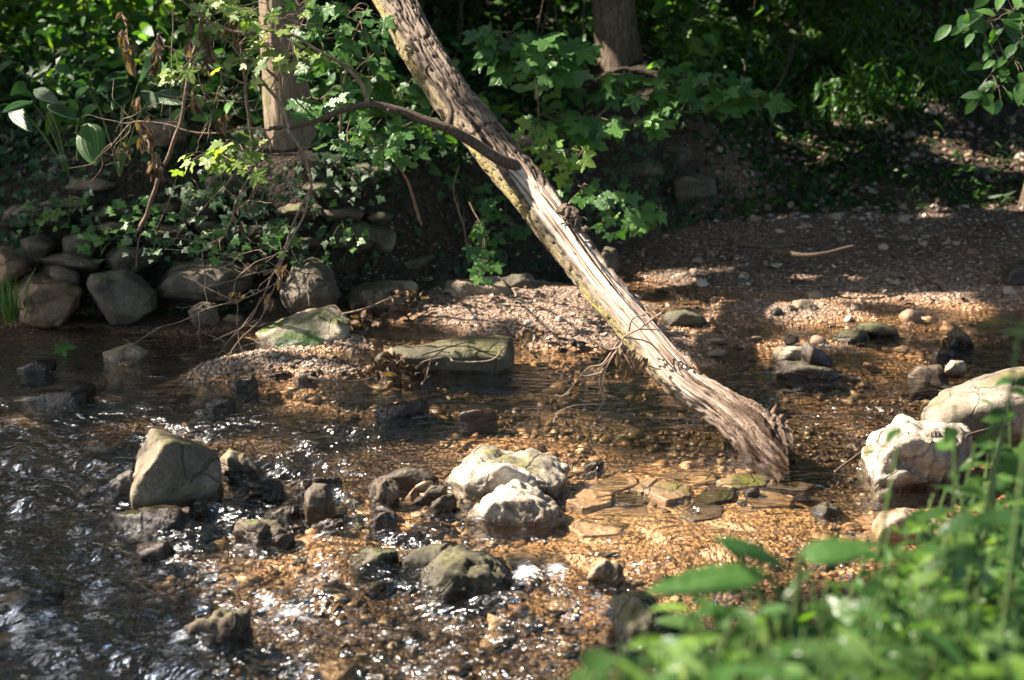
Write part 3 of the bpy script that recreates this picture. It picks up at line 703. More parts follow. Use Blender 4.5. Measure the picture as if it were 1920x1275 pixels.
R('slab', 'pale flat slab half buried behind the sunlit rim boulder', 'slab', [(935,520),(960,511),(1005,512),(1015,522),(985,532),(950,530)], 'grey', zb=.08, T=.2)
# stones along the foot of the left bank
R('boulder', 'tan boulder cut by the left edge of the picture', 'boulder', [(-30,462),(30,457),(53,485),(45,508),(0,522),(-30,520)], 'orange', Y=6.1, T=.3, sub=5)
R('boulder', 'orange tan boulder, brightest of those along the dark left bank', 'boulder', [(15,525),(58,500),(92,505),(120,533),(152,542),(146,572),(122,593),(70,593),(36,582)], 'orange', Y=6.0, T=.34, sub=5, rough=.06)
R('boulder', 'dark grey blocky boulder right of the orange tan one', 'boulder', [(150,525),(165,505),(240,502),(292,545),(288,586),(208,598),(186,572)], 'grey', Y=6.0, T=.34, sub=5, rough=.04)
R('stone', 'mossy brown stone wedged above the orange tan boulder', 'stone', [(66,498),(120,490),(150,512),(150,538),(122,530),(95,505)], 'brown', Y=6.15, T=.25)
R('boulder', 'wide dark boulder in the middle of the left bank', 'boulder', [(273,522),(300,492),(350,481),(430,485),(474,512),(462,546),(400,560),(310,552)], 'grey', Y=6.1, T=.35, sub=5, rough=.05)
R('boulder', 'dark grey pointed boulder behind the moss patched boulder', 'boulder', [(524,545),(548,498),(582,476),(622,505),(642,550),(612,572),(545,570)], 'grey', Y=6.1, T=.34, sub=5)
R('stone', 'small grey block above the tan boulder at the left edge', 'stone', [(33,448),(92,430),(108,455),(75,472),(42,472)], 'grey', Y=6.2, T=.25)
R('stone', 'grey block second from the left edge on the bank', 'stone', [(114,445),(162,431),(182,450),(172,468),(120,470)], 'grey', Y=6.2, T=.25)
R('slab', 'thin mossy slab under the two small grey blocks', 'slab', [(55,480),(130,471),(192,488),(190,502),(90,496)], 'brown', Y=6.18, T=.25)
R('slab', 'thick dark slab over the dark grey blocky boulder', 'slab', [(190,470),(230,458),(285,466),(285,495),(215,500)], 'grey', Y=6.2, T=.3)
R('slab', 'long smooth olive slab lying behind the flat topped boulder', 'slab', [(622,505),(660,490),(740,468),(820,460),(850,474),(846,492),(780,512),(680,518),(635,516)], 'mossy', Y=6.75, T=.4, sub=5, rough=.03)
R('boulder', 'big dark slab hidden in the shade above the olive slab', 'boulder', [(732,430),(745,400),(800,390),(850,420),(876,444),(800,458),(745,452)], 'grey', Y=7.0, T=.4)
R('slab', 'pale flat slab lying alone in the dark water at left', 'slab', [(190,660),(240,643),(256,642),(279,656),(242,673),(215,672)], 'tan', zb=.012, T=.16, rough=.02, sink=.03)
R('stone', 'low wet stone poking out near the green floating leaf', 'stone', [(30,690),(62,672),(105,670),(100,688),(50,695)], 'dark', T=.14)
R('slab', 'wet slab with a bright rim in the dark water at far left', 'slab', [(28,748),(75,724),(150,712),(178,718),(140,735),(60,756)], 'dark', T=.3, zb=.0, rough=.03)
R('stone', 'black stone on the tip of the sand spit', 'stone', [(430,712),(445,698),(475,700),(483,718),(450,728)], 'dark')
R('stone', 'small tan block on the near side of the sand spit', 'stone', [(546,706),(556,695),(578,699),(586,712),(562,716)], 'tan')
R('stone', 'dark stone half sunk below the sand spit', 'stone', [(385,756),(408,742),(440,742),(440,762),(395,768)], 'dark')
R('stone', 'black glistening stone left of centre in the deep water', 'stone', [(700,770),(715,745),(765,735),(802,752),(795,775),(735,780)], 'dark', T=.2, rough=.1)
R('stone', 'thin dark stone with a lit upper edge in the deep water', 'stone', [(846,780),(866,765),(905,762),(932,772),(915,782),(860,787)], 'dark', T=.1)
R('stone', 'small grey wet stone in the shaded riffle under the bank', 'stone', [(350,578),(375,566),(405,568),(408,590),(365,594)], 'grey', Y=5.9)
R('stone', 'tan stone half hidden behind the washed up twigs', 'stone', [(410,600),(425,586),(455,590),(455,606),(420,610)], 'tan')
# drystone courses of the bank, mostly under ivy
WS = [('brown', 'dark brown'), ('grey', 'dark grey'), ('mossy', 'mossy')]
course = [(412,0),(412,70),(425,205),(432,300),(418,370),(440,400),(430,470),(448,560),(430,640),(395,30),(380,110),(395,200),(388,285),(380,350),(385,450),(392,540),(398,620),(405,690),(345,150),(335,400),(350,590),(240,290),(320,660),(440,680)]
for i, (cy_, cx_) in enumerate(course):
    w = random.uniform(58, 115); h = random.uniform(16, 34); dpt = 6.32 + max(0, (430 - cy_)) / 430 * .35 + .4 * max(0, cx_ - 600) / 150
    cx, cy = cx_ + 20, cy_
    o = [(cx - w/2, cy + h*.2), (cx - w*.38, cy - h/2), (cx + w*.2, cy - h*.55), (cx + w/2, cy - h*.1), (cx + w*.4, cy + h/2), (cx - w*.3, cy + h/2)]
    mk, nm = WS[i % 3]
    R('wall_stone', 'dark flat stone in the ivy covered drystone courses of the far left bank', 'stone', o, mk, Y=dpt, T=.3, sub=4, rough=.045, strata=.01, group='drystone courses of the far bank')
for i, o in enumerate([[(1010,300),(1060,285),(1090,300),(1080,322),(1020,322)],[(1120,275),(1180,262),(1225,270),(1220,290),(1130,294)],[(1228,270),(1262,262),(1300,275),(1290,296),(1236,294)],
          [(1130,300),(1200,296),(1250,304),(1240,330),(1140,330)],[(1250,335),(1280,318),(1340,335),(1350,360),(1270,378)],[(1150,345),(1200,335),(1240,345),(1235,375),(1160,378)],[(1050,350),(1100,340),(1130,352),(1120,380),(1060,382)]]):
    R('ledge_stone', 'layered grey stone of the shaded ledge behind the leaning trunk', 'stone', [(x, y) for x, y in o], 'grey', Y=7.75 + (.1 if i < 3 else 0), T=.35, strata=.02, group='layered stones of the shaded ledge')
R('stone', 'rounded grey stone in the dark gap right behind the trunk', 'stone', [(1122,478),(1135,462),(1155,466),(1162,485),(1135,492)], 'grey', zb=.1)

# many smaller loose stones, grouped where they lie
def loose(n, quad, sizes, mats, label, group, zoff=0.0, name='small_stone'):
    for i in range(n):
        a, b = random.random(), random.random()
        (x0, y0), (x1, y1), (x2, y2), (x3, y3) = quad
        px = (x0*(1-a)+x1*a)*(1-b)+(x3*(1-a)+x2*a)*b; py = (y0*(1-a)+y1*a)*(1-b)+(y3*(1-a)+y2*a)*b
        p = PZ(px, py, 0.0); z = Hs(p[0], p[1]) + zoff
        s = random.uniform(*sizes)
        e = np.array([s * random.uniform(.8, 1.5), s * random.uniform(.7, 1.2), s * random.uniform(.35, .75)])
        Q = rng.normal(size=(11, 3)); Q /= np.linalg.norm(Q, axis=1)[:, None]
        V, Fa = hull_rock(Q * e, 3, .05, 14, rock_n + i * 3 + int(px))
        V = V + np.array([p[0], p[1], z + e[2] * .3])
        mb = MB(); mb.add(V, Fa); tag(mb.build(name, RM[random.choice(mats)]), label, 'stone', group)
loose(26, [(500,680),(680,660),(700,730),(480,735)], (.014,.035), ['tan','dark','brown','grey'], 'small loose stone on the wet shore between sand spit and mossy slab', 'small stones beside the sand spit', .01)
loose(46, [(440,880),(860,930),(900,1000),(450,1000)], (.014,.042), ['dark','dark','bed','brown'], 'small wet stone among the knobbly stones left of the pale boulders', 'small stones left of the pale boulders', .03)
loose(26, [(1050,860),(1480,870),(1500,960),(1050,960)], (.008,.022), ['bed','orange','tan'], 'small orange brown stone among the flat slabs of the sunlit shallows', 'small stones in the sunlit shallows', .005)
loose(26, [(1330,620),(1850,630),(1700,720),(1330,690)], (.02,.05), ['bed','dark','tan','brown'], 'small stone in the riffle around the island stones', 'small stones in the right riffle', .02)
loose(18, [(760,560),(1160,560),(1150,650),(800,640)], (.012,.035), ['tan','brown','bed'], 'small stone lying on the middle gravel bar', 'small stones on the middle bar', .008)
loose(22, [(560,1040),(1200,1000),(1250,1240),(600,1240)], (.025,.07), ['bed','brown','mossy'], 'rounded brown stone under the fast water at the bottom', 'stones under the near rapids', .0)
loose(14, [(0,800),(400,780),(420,1200),(0,1200)], (.03,.07), ['dark','bed'], 'rounded dark stone under the rapids at left', 'stones under the left rapids', .0)
loose(12, [(1000,640),(1180,650),(1150,690),(990,690)], (.02,.045), ['dark','brown'], 'dark wet stone at the waterline left of the leaning trunk', 'dark stones at the bar waterline', .01)
loose(20, [(1200,470),(1920,440),(1920,560),(1200,560)], (.02,.04), ['tan','pale','grey','brown'], 'pale stone scattered on the far gravel shore', 'stones on the far gravel shore', .005)

# ------------------------------------------------------------------ gravel
def region_pts(n, x0, x1, y0, y1): return rng.uniform(x0, x1, n), rng.uniform(y0, y1, n)
def pebbles(name, n, box, sz, keep, sub=1):
    x, y = region_pts(n, *box); z = H(x, y); k = keep(x, y, z); x, y, z = x[k], y[k], z[k]; m = len(x)
    s = np.exp(rng.normal(math.log(sz), .45, m)); s = np.clip(s, sz * .4, sz * 3.2)
    fr = frames(rng.normal(size=(m, 3)) * [1, 1, .25], np.tile([0, 0, 1.0], (m, 1)) + rng.normal(size=(m, 3)) * .3)
    size = np.stack([s * rng.uniform(.7, 1.3, m), s * rng.uniform(.8, 1.5, m), s * rng.uniform(.4, .8, m)], -1)
    tv = ICO[sub][0] * (1 + .22 * rng.normal(size=(len(ICO[sub][0]), 1)))
    mb = MB(); scatter(mb, tv, ICO[sub][1], np.stack([x, y, z + size[:, 2] * .25], -1), fr, size)
    return mb
mb = pebbles('gravel', 52000, (-.9, 4.4, 5.2, 9.0), .0052, lambda x, y, z: (z > -.02) & (z < .9) & ((y - wall_y(x)) < .2 + 1.2 * ss(.9, 2.0, x)) & (rng.random(len(x)) < .8 - .45 * ss(6.5, 7.3, y)))
tag(mb.build('gravel', PEB, smooth=False), 'tan and grey gravel covering the middle bar and the far shore', 'gravel', kind='stuff')
mb = pebbles('spit', 16000, (-2.1, -.2, 4.7, 5.9), .005, lambda x, y, z: (z > -.01))
tag(mb.build('fine_gravel', PEB, smooth=False), 'fine gravel and grit on the spit at the left of the stream', 'gravel', kind='stuff')
mbc = pebbles('cobbles', 380, (-.9, 4.4, 5.2, 8.6), .016, lambda x, y, z: (z > -.02) & (z < .5) & ((y - wall_y(x)) < .1), sub=2)
tag(mbc.build('coarse_gravel', PEB), 'coarser pebbles scattered over the gravel bars', 'pebbles', kind='stuff')
mb = pebbles('pebbles', 4200, (.9, 6.5, 7.8, 13.5), .015, lambda x, y, z: (z < 2.3) & (vn(xyz(x * 1.3, y * 1.3), 77) > -.45), sub=2)
tag(mb.build('slope_pebbles', PEB), 'pale rounded pebbles washed down the wooded slope at right', 'pebbles', kind='stuff')
mb = pebbles('bed', 16000, (-3, 3.4, 2.4, 6.6), .011, lambda x, y, z: (z < -.030) & (near_d(x, y) < .15) & (vn(xyz(x * 2.2, y * 2.2), 71) + (x > -.9) * .3 > -.1), sub=2)
tag(mb.build('stream_gravel', PEB), 'brown gravel on the bed of the stream under clear water', 'gravel', kind='stuff')

# ------------------------------------------------------------------ canopy gaps (lit areas), gathered first
su = np.cross(SUN, [0, 0, 1]); su /= np.linalg.norm(su); sv = np.cross(su, SUN)
def sun2(p): p = np.asarray(p, float); return np.stack([p @ su, p @ sv], -1)
GAPS = []   # (outline of a lit area in the photograph, openness, only things nearer/farther than)
def gapz(poly, z, p=1.0): GAPS.append((np.array(poly, float), p, 0, 99))
def gapy(poly, Yd, p=1.0, d=.7): GAPS.append((np.array(poly, float), p, Yd - d, Yd + d))
def in_poly(q, poly):
    c = np.zeros(len(q), bool); n = len(poly); j = n - 1
    for i in range(n):
        xi, yi = poly[i]; xj, yj = poly[j]
        t = ((yi > q[:, 1]) != (yj > q[:, 1])) & (q[:, 0] < (xj - xi) * (q[:, 1] - yi) / (yj - yi + 1e-12) + xi)
        c ^= t; j = i
    return c
gapz([(760,520),(1010,515),(1120,560),(1170,610),(1150,650),(960,655),(720,625),(700,590),(740,560)], .06, .93)   # middle bar
gapz([(1180,530),(1500,520),(1760,545),(1800,580),(1500,600),(1600,640),(1700,680),(1420,720),(1180,680)], .04, .93)
gapz([(1300,690),(1560,700),(1480,760),(1330,740)], 0, .9)
gapz([(1060,865),(1480,870),(1640,890),(1720,960),(1700,1020),(1400,1060),(1250,1000),(1050,990)], 0, 1)
gapz([(820,860),(940,830),(1080,860),(1080,1000),(870,1000),(690,920),(690,870)], .08, 1)
gapz([(850,780),(1180,785),(1220,840),(1000,840),(860,820)], 0, .4)
gapz([(430,960),(760,950),(900,1000),(1200,1000),(1330,1100),(1300,1275),(600,1275),(560,1120),(420,1060)], 0, .88)
gapz([(560,900),(760,895),(760,955),(570,955)], .03, .7)
gapz([(265,805),(400,840),(470,845),(470,865),(300,850),(258,915)], .14, .8)
gapz([(40,750),(240,745),(230,780),(60,785)], 0, .3)
gapz([(560,880),(700,880),(700,920),(560,920)], 0, .6)
gapz([(470,640),(620,640),(560,700),(450,690)], .03, .8)
gapz([(690,620),(970,610),(960,665),(700,665)], .12, .8)
gapz([(500,550),(660,550),(640,610),(480,615)], .25, .65)
gapz([(600,690),(960,690),(1000,720),(600,730)], 0, .4)
gapy([(1600,660),(1960,660),(1960,830),(1700,930),(1600,930)], 4.55, 1, .9)
gapy([(0,-60),(250,-60),(300,60),(0,90)], 8.0, .62, 2.2)
gapy([(1600,540),(1960,480),(1960,900),(1600,900)], 1.9, .6, .8)
gapy([(130,130),(330,130),(340,200),(130,200)], 6.0, .9)
gapy([(330,250),(490,250),(490,320),(330,320)], 5.3, .95)
gapy([(240,-40),(600,-40),(620,120),(600,240),(560,420),(500,600),(440,600),(520,380),(420,230),(280,250)], 5.35, .9, .35)
gapy([(480,-80),(540,-80),(545,250),(490,250)], 6.9, .85)
gapy([(740,150),(800,110),(930,170),(1100,400),(1230,580),(1420,740),(1475,760),(1480,860),(1380,850),(1180,670),(1000,420),(830,240),(740,60)], 5, .93, 1.6)
gapy([(560,150),(800,180),(800,330),(640,330),(560,240)], 5.5, .85)
gapy([(880,50),(1100,60),(1080,140),(880,130)], 6.5, .5)
gapy([(980,250),(1100,250),(1250,430),(1130,430)], 6.3, .7)
gapy([(870,440),(950,440),(950,520),(870,520)], 6.4, .95)
gapy([(900,-60),(1500,-60),(1480,70),(900,60)], 9.0, .3, 3)
gapy([(1560,180),(1740,180),(1720,250),(1600,250)], 10.0, .3, 2)
gapy([(1780,290),(1890,290),(1880,330),(1790,330)], 9.0, .8, 2)
gapy([(1200,950),(1960,750),(1960,1130),(1500,1180),(1000,1290),(1100,1200)], 1.75, .85, 1)
gapy([(1500,1180),(1960,1130),(1960,1300),(1000,1300)], 1.6, .4, 1)

# ------------------------------------------------------------------ leaning trunk
A3, B3 = DY(1438, 850, PZ(1438, 850)[1]), DY(762, 0, 6.25)
def trunk_pt(px, py):
    ts = np.linspace(-.3, 2.2, 2500); q = A3 + (B3 - A3) * ts[:, None]; _, yy = px_of(q)
    k = np.argmin(np.abs(yy - py)); return DY(px, py, q[k, 1])
axis_px = [(1425,838),(1395,800),(1341,752),(1274,703),(1196,613),(1126,535),(1071,462),(1022,398),(969,330),(913,262),(860,198),(811,128),(772,62),(739,0)]
TP = [trunk_pt(*p) for p in axis_px]
TP = [TP[0] + (TP[0] - TP[2]) * .75] + [TP[0] + (TP[0] - TP[2]) * .28] + TP
dirn = (TP[-1] - TP[-4]); dirn /= np.linalg.norm(dirn)
for k in range(1, 6): TP.append(TP[-1] + dirn * .75 + np.array([-.02, .05, .05 * k]))
AX = smooth_path(TP, 46)
L = np.concatenate([[0], np.cumsum(np.linalg.norm(np.diff(AX, axis=0), axis=1))])
ns = int(L[-1] / .007); AXr = np.stack([np.interp(np.linspace(0, L[-1], ns), L, AX[:, k]) for k in range(3)], -1); SL = np.linspace(0, L[-1], ns)
_, PYv = px_of(AXr); PYv = np.where(AXr[:, 2] < 1.62, PYv, -100)
nseg = 150
T_ = np.gradient(AXr, axis=0); T_ /= np.linalg.norm(T_, axis=1)[:, None]
for _ in range(3): T_[1:-1] = (T_[:-2] + T_[1:-1] + T_[2:]) / 3
view = np.array([0, 0, CAM_H]) - AXr; view /= np.linalg.norm(view, axis=1)[:, None]
Cc = view - (view * T_).sum(1)[:, None] * T_; Cc /= np.linalg.norm(Cc, axis=1)[:, None]
Rr = np.cross(T_, Cc); Rr *= np.sign((Rr * np.array([1, 0, 1])).sum(1))[:, None]
phi = np.linspace(-math.pi, math.pi, nseg, endpoint=False)
rad = np.interp(PYv, [-100, 0, 200, 350, 600, 750, 800, 850, 1000], [.070, .078, .080, .075, .065, .068, .078, .088, .095])
rad = np.where(SL < .12, rad, rad)
PH, PY2 = np.meshgrid(phi, PYv); SLm = np.repeat(SL[:, None], nseg, 1); RD = np.repeat(rad[:, None], nseg, 1)
nq = np.stack([np.cos(PH) * 1.1, np.sin(PH) * 1.1, SLm * 1.6], -1)
lownoise = fbm(nq * 3, 3, 5)
# bark left edge and bare wood
s0 = np.interp(PH, [-3.14, -1.6, -1.0, -.45, -.1, .4, .8, 1.3, 2.0, 3.14], [760, 760, 700, 420, 310, 318, 360, 420, 640, 760])
bare = ss(-14, 16, PY2 - s0 + 40 * lownoise)
# furrowed bark
wph = PH + .10 * vn(np.stack([PH * 2, SLm * 9, 0 * PH], -1), 61)
ridg = np.abs(vn(np.stack([np.cos(wph) * 8.5, np.sin(wph) * 8.5, SLm * 15], -1), 62)) + .6 * np.abs(vn(np.stack([np.cos(wph) * 17, np.sin(wph) * 17, SLm * 20], -1), 63))
fur = np.clip((ridg - .14) * 2.4, 0, 1)
bark_d = .014 * fur + .003 * vn(np.stack([np.cos(PH) * 30, np.sin(PH) * 30, SLm * 70], -1), 64)
# weathered wood: long fibres, grooves, steps
fib = fbm(np.stack([np.cos(PH) * 13, np.sin(PH) * 13, SLm * 1.6], -1), 4, 65, .6)
drift = .10 * vn(np.stack([0 * PH, 0 * PH, SLm * 2.2], -1), 66)
def groove(p0, wd, dep, y0, y1):
    return -dep * np.exp(-((PH - p0 - drift) / wd) ** 2) * ss(y0 - 25, y0 + 25, PY2) * (1 - ss(y1 - 25, y1 + 25, PY2))
wood_d = -.010 + .0015 * fib - .012 * ss(.06, .0, np.abs(fbm(np.stack([np.cos(PH) * 5.5, np.sin(PH) * 5.5, SLm * 1.0], -1), 2, 75)))
wood_d = wood_d + .8 * (groove(.12, .15, .034, 430, 760) + groove(.66, .06, .022, 380, 640) + groove(-.55, .05, .020, 500, 820) + groove(.95, .05, .018, 420, 900) + groove(-.15, .045, .016, 330, 700) + groove(.36, .03, .014, 500, 830) + groove(-.85, .04, .012, 600, 830))
wood_d = wood_d + .012 * np.exp(-((PH - .42 - drift) / .17) ** 2) * ss(400, 440, PY2) * (1 - ss(590, 640, PY2))
wood_d = wood_d + .010 * np.exp(-((PH + .25 - drift) / .22) ** 2) * ss(470, 520, PY2)
steps = np.floor(fbm(np.stack([np.cos(PH) * 4.5, np.sin(PH) * 4.5, SLm * 1.5], -1), 2, 67) * 5) / 5
wood_d = wood_d + .009 * steps - .006 * (vn(np.stack([np.cos(PH) * 14, np.sin(PH) * 14, SLm * 22], -1), 76) > .55)
rot_ = ss(700, 800, PY2 + 60 * lownoise)
wood_d = wood_d + rot_ * (.034 * fbm(np.stack([np.cos(PH) * 5, np.sin(PH) * 5, SLm * 9], -1), 4, 68))
disp = bark_d * (1 - bare) + wood_d * bare
# shattered foot
flare = ss(735, 815, PY2) * np.exp(-((np.abs(PH - 1.25)) / .75) ** 2) * .038
disp = disp + flare + .010 * lownoise
jag = 0.05 * vn(np.stack([np.cos(PH) * 4, np.sin(PH) * 4, 0 * PH], -1), 69) * ss(820, 860, PY2)
dirv = Cc[:, None] * np.cos(PH)[..., None] + Rr[:, None] * np.sin(PH)[..., None]
VT = AXr[:, None] + dirv * (RD + disp)[..., None]
xc = DY(1466, 800, 4.5)[0] + .030 * vn(VT * np.array([0, 14, 9]) + 3, 70) + .018 * vn(VT * np.array([0, 40, 22]), 71) - .35 * np.clip(-VT[..., 1] + 4.36, 0, 1) - .25 * np.clip(.02 - VT[..., 2], 0, 1)
over = VT[..., 0] - xc
VT = np.where((over > 0)[..., None], VT + T_[3] / T_[3][0] * (-over)[..., None], VT)
i = np.arange(ns - 1)[:, None] * nseg; j = np.arange(nseg)[None]; j2 = (j + 1) % nseg
FT = np.stack([i + j, i + j2, i + nseg + j2, i + nseg + j], -1).reshape(-1, 4)
def trunk_mat():
    m, t = new_mat('weathered_trunk'); n = N(t); out = n('OutputMaterial')
    uv = n('UVMap', uv_map='UVMap').outputs[0]; oc = n('TexCoord').outputs['Object']
    ba = n('Attribute', attribute_name='bare').outputs['Fac']; fu = n('Attribute', attribute_name='fur').outputs['Fac']
    mo = n('Attribute', attribute_name='lichen').outputs['Fac']; ro = n('Attribute', attribute_name='rot').outputs['Fac']
    mp = n('Mapping', {'Vector': uv, 'Scale': (48.0, 4.0, 1)})
    fb = n('TexNoise', {'Vector': mp.outputs[0], 'Scale': 1.5, 'Detail': 9.0, 'Roughness': .68})
    mp2 = n('Mapping', {'Vector': uv, 'Scale': (7.0, .9, 1)})
    big = n('TexNoise', {'Vector': mp2.outputs[0], 'Scale': 1.3, 'Detail': 5.0, 'Roughness': .6, 'Distortion': .5})
    fi = n('TexNoise', {'Vector': oc, 'Scale': 170.0, 'Detail': 4.0})
    wood = n.ramp(fb.outputs[0], [(.30, (.06, .04, .028)), (.39, (.22, .16, .12)), (.50, (.42, .335, .265)), (.70, (.62, .53, .44))])
    wood = n.mix(n.rng(big.outputs[0], .52, .62), wood, n.mix(1.0, wood, (.36, .29, .24), 'MULTIPLY'))
    wood = n.mix(n.rng(big.outputs[0], .50, .40), wood, n.mix(1.0, wood, (1.4, 1.4, 1.36), 'MULTIPLY'))
    wood = n.mix(n.math('MULTIPLY', ro, n.rng(fi.outputs[0], .3, .55, .55, 1)), wood, n.mix(1.0, wood, (.19, .145, .11), 'MULTIPLY'))
    bk = n.ramp(fu, [(.0, (.014, .010, .008)), (.4, (.05, .037, .028)), (1.0, (.155, .12, .09))])
    bk = n.mix(.7, bk, n.ramp(fi.outputs[0], [(.3, (.55, .53, .5)), (.7, (1.4, 1.35, 1.3))]), 'MULTIPLY')
    bk = n.mix(n.math('MULTIPLY', mo, n.rng(fi.outputs[0], .4, .6)), bk, (.30, .25, .07))
    col = n.mix(ba, bk, wood)
    pz = n('SeparateXYZ', {0: n('NewGeometry').outputs['Position']}).outputs[2]
    wt = n.rng(n.math('ADD', pz, n.math('MULTIPLY', fi.outputs[0], .06)), .12, .05)
    col = n.mix(wt, col, n.mix(1.0, col, (.35, .28, .24), 'MULTIPLY'))
    p = n('BsdfPrincipled', {'Base Color': col, 'Roughness': n.rng(wt, 0, 1, .8, .3), 'Specular IOR Level': .25})
    hb = n.math('ADD', n.math('MULTIPLY', fb.outputs[0], n.math('MULTIPLY', ba, .55)), n.math('MULTIPLY', fi.outputs[0], .5))
    bp = n('Bump', {'Height': hb, 'Strength': 1.0, 'Distance': .006}); t.links.new(bp.outputs[0], p.inputs['Normal'])
    t.links.new(p.outputs[0], out.inputs[0]); return m
lich = np.clip(np.exp(-((PH + 1.0) / .4) ** 2) * (.6 + lownoise), 0, 1)
tree = empty('leaning_tree', A3, 'dead tree trunk leaning over the stream, bark above, bare wood below, shattered foot in water', 'tree')
V0 = VT.reshape(-1, 3)
# close the foot with a ragged hollow cap
nring = 10; caps = []; ci = []
for q in range(1, nring + 1):
    f = 1 - q / nring; pts = AXr[0] + (VT[0] - AXr[0]) * f + T_[0] * (.05 * (1 - f))
    caps.append(pts)
VC = np.vstack([VT[0]] + caps); FC = []
i = np.arange(nring)[:, None] * nseg
FC = np.stack([i + j2, i + j, i + nseg + j, i + nseg + j2], -1).reshape(-1, 4)
nV = len(V0)
Vall = np.vstack([V0, VC]) - A3
uvs = np.vstack([np.stack([(PH / 6.283 + .5).ravel(), SLm.ravel()], -1), np.stack([np.tile(phi / 6.283 + .5, nring + 1), np.repeat(np.linspace(0, -.1, nring + 1), nseg)], -1)])
def cat(a, v): return np.concatenate([a.ravel(), np.full(len(VC), v)])
me = mk_mesh('trunk', Vall, [FT, FC + nV], uv=uvs, attrs={'bare': cat(bare, 1), 'fur': cat(fur, 0), 'lichen': cat(lich, 0), 'rot': cat(rot_, 1)})
me.materials.append(trunk_mat()); to = bpy.data.objects.new('trunk', me); C.objects.link(to); to.parent = tree

# knots, splinters, broken foot
mb = MB()
for (px, py, s) in ((1068, 408, .035), (1058, 400, .03), (1076, 418, .025), (985, 272, .03), (1095, 436, .018)):
    c = trunk_pt(px, py) + np.array([0, -.08, .03]); V, Fa = ICO[4]
    V = V * np.array([s, s, s * .8]) ; V = V * (1 + .6 * fbm(V / s * 2.2, 4, int(px)))[:, None]; mb.add(V + c, Fa); mb.build('knot', BARK, tree); mb = MB()
for k in range(14):
    c = trunk_pt(1060 + random.uniform(-12, 30), 405 + random.uniform(-6, 22)) + np.array([0, -.10, .02]); e = c + np.array([random.uniform(-.03, .05), -.02, random.uniform(-.05, .05)])
    tube(mb, np.array([c, (c + e) / 2 + .005, e]), [.005, .003, .001], 5)
mb.build('splinters', BARK, tree)['kind'] = 'stuff'
mb = MB()
fc = trunk_pt(1452, 800)
for k in range(9):
    b = DY(1462 + random.uniform(-14, 8), 765 + random.uniform(0, 50), 4.42 + random.uniform(0, .16)); n_ = 8; tt = np.linspace(0, 1, n_)
    P = b + np.stack([.015 * tt, 0 * tt, random.uniform(.008, .04) * tt - .02], -1); tube(mb, P, .012 * (1 - tt ** 2 * .85), 7, .010, k + 77)
sp_ed = mb.build('splintered_edge', trunk_mat_d := bark_mat('rotten_wood', (.05, .028, .018), (.14, .085, .055), (.27, .18, .12), uvs=(6, 1), bump=.01), tree)
sp_ed['kind'] = 'stuff'

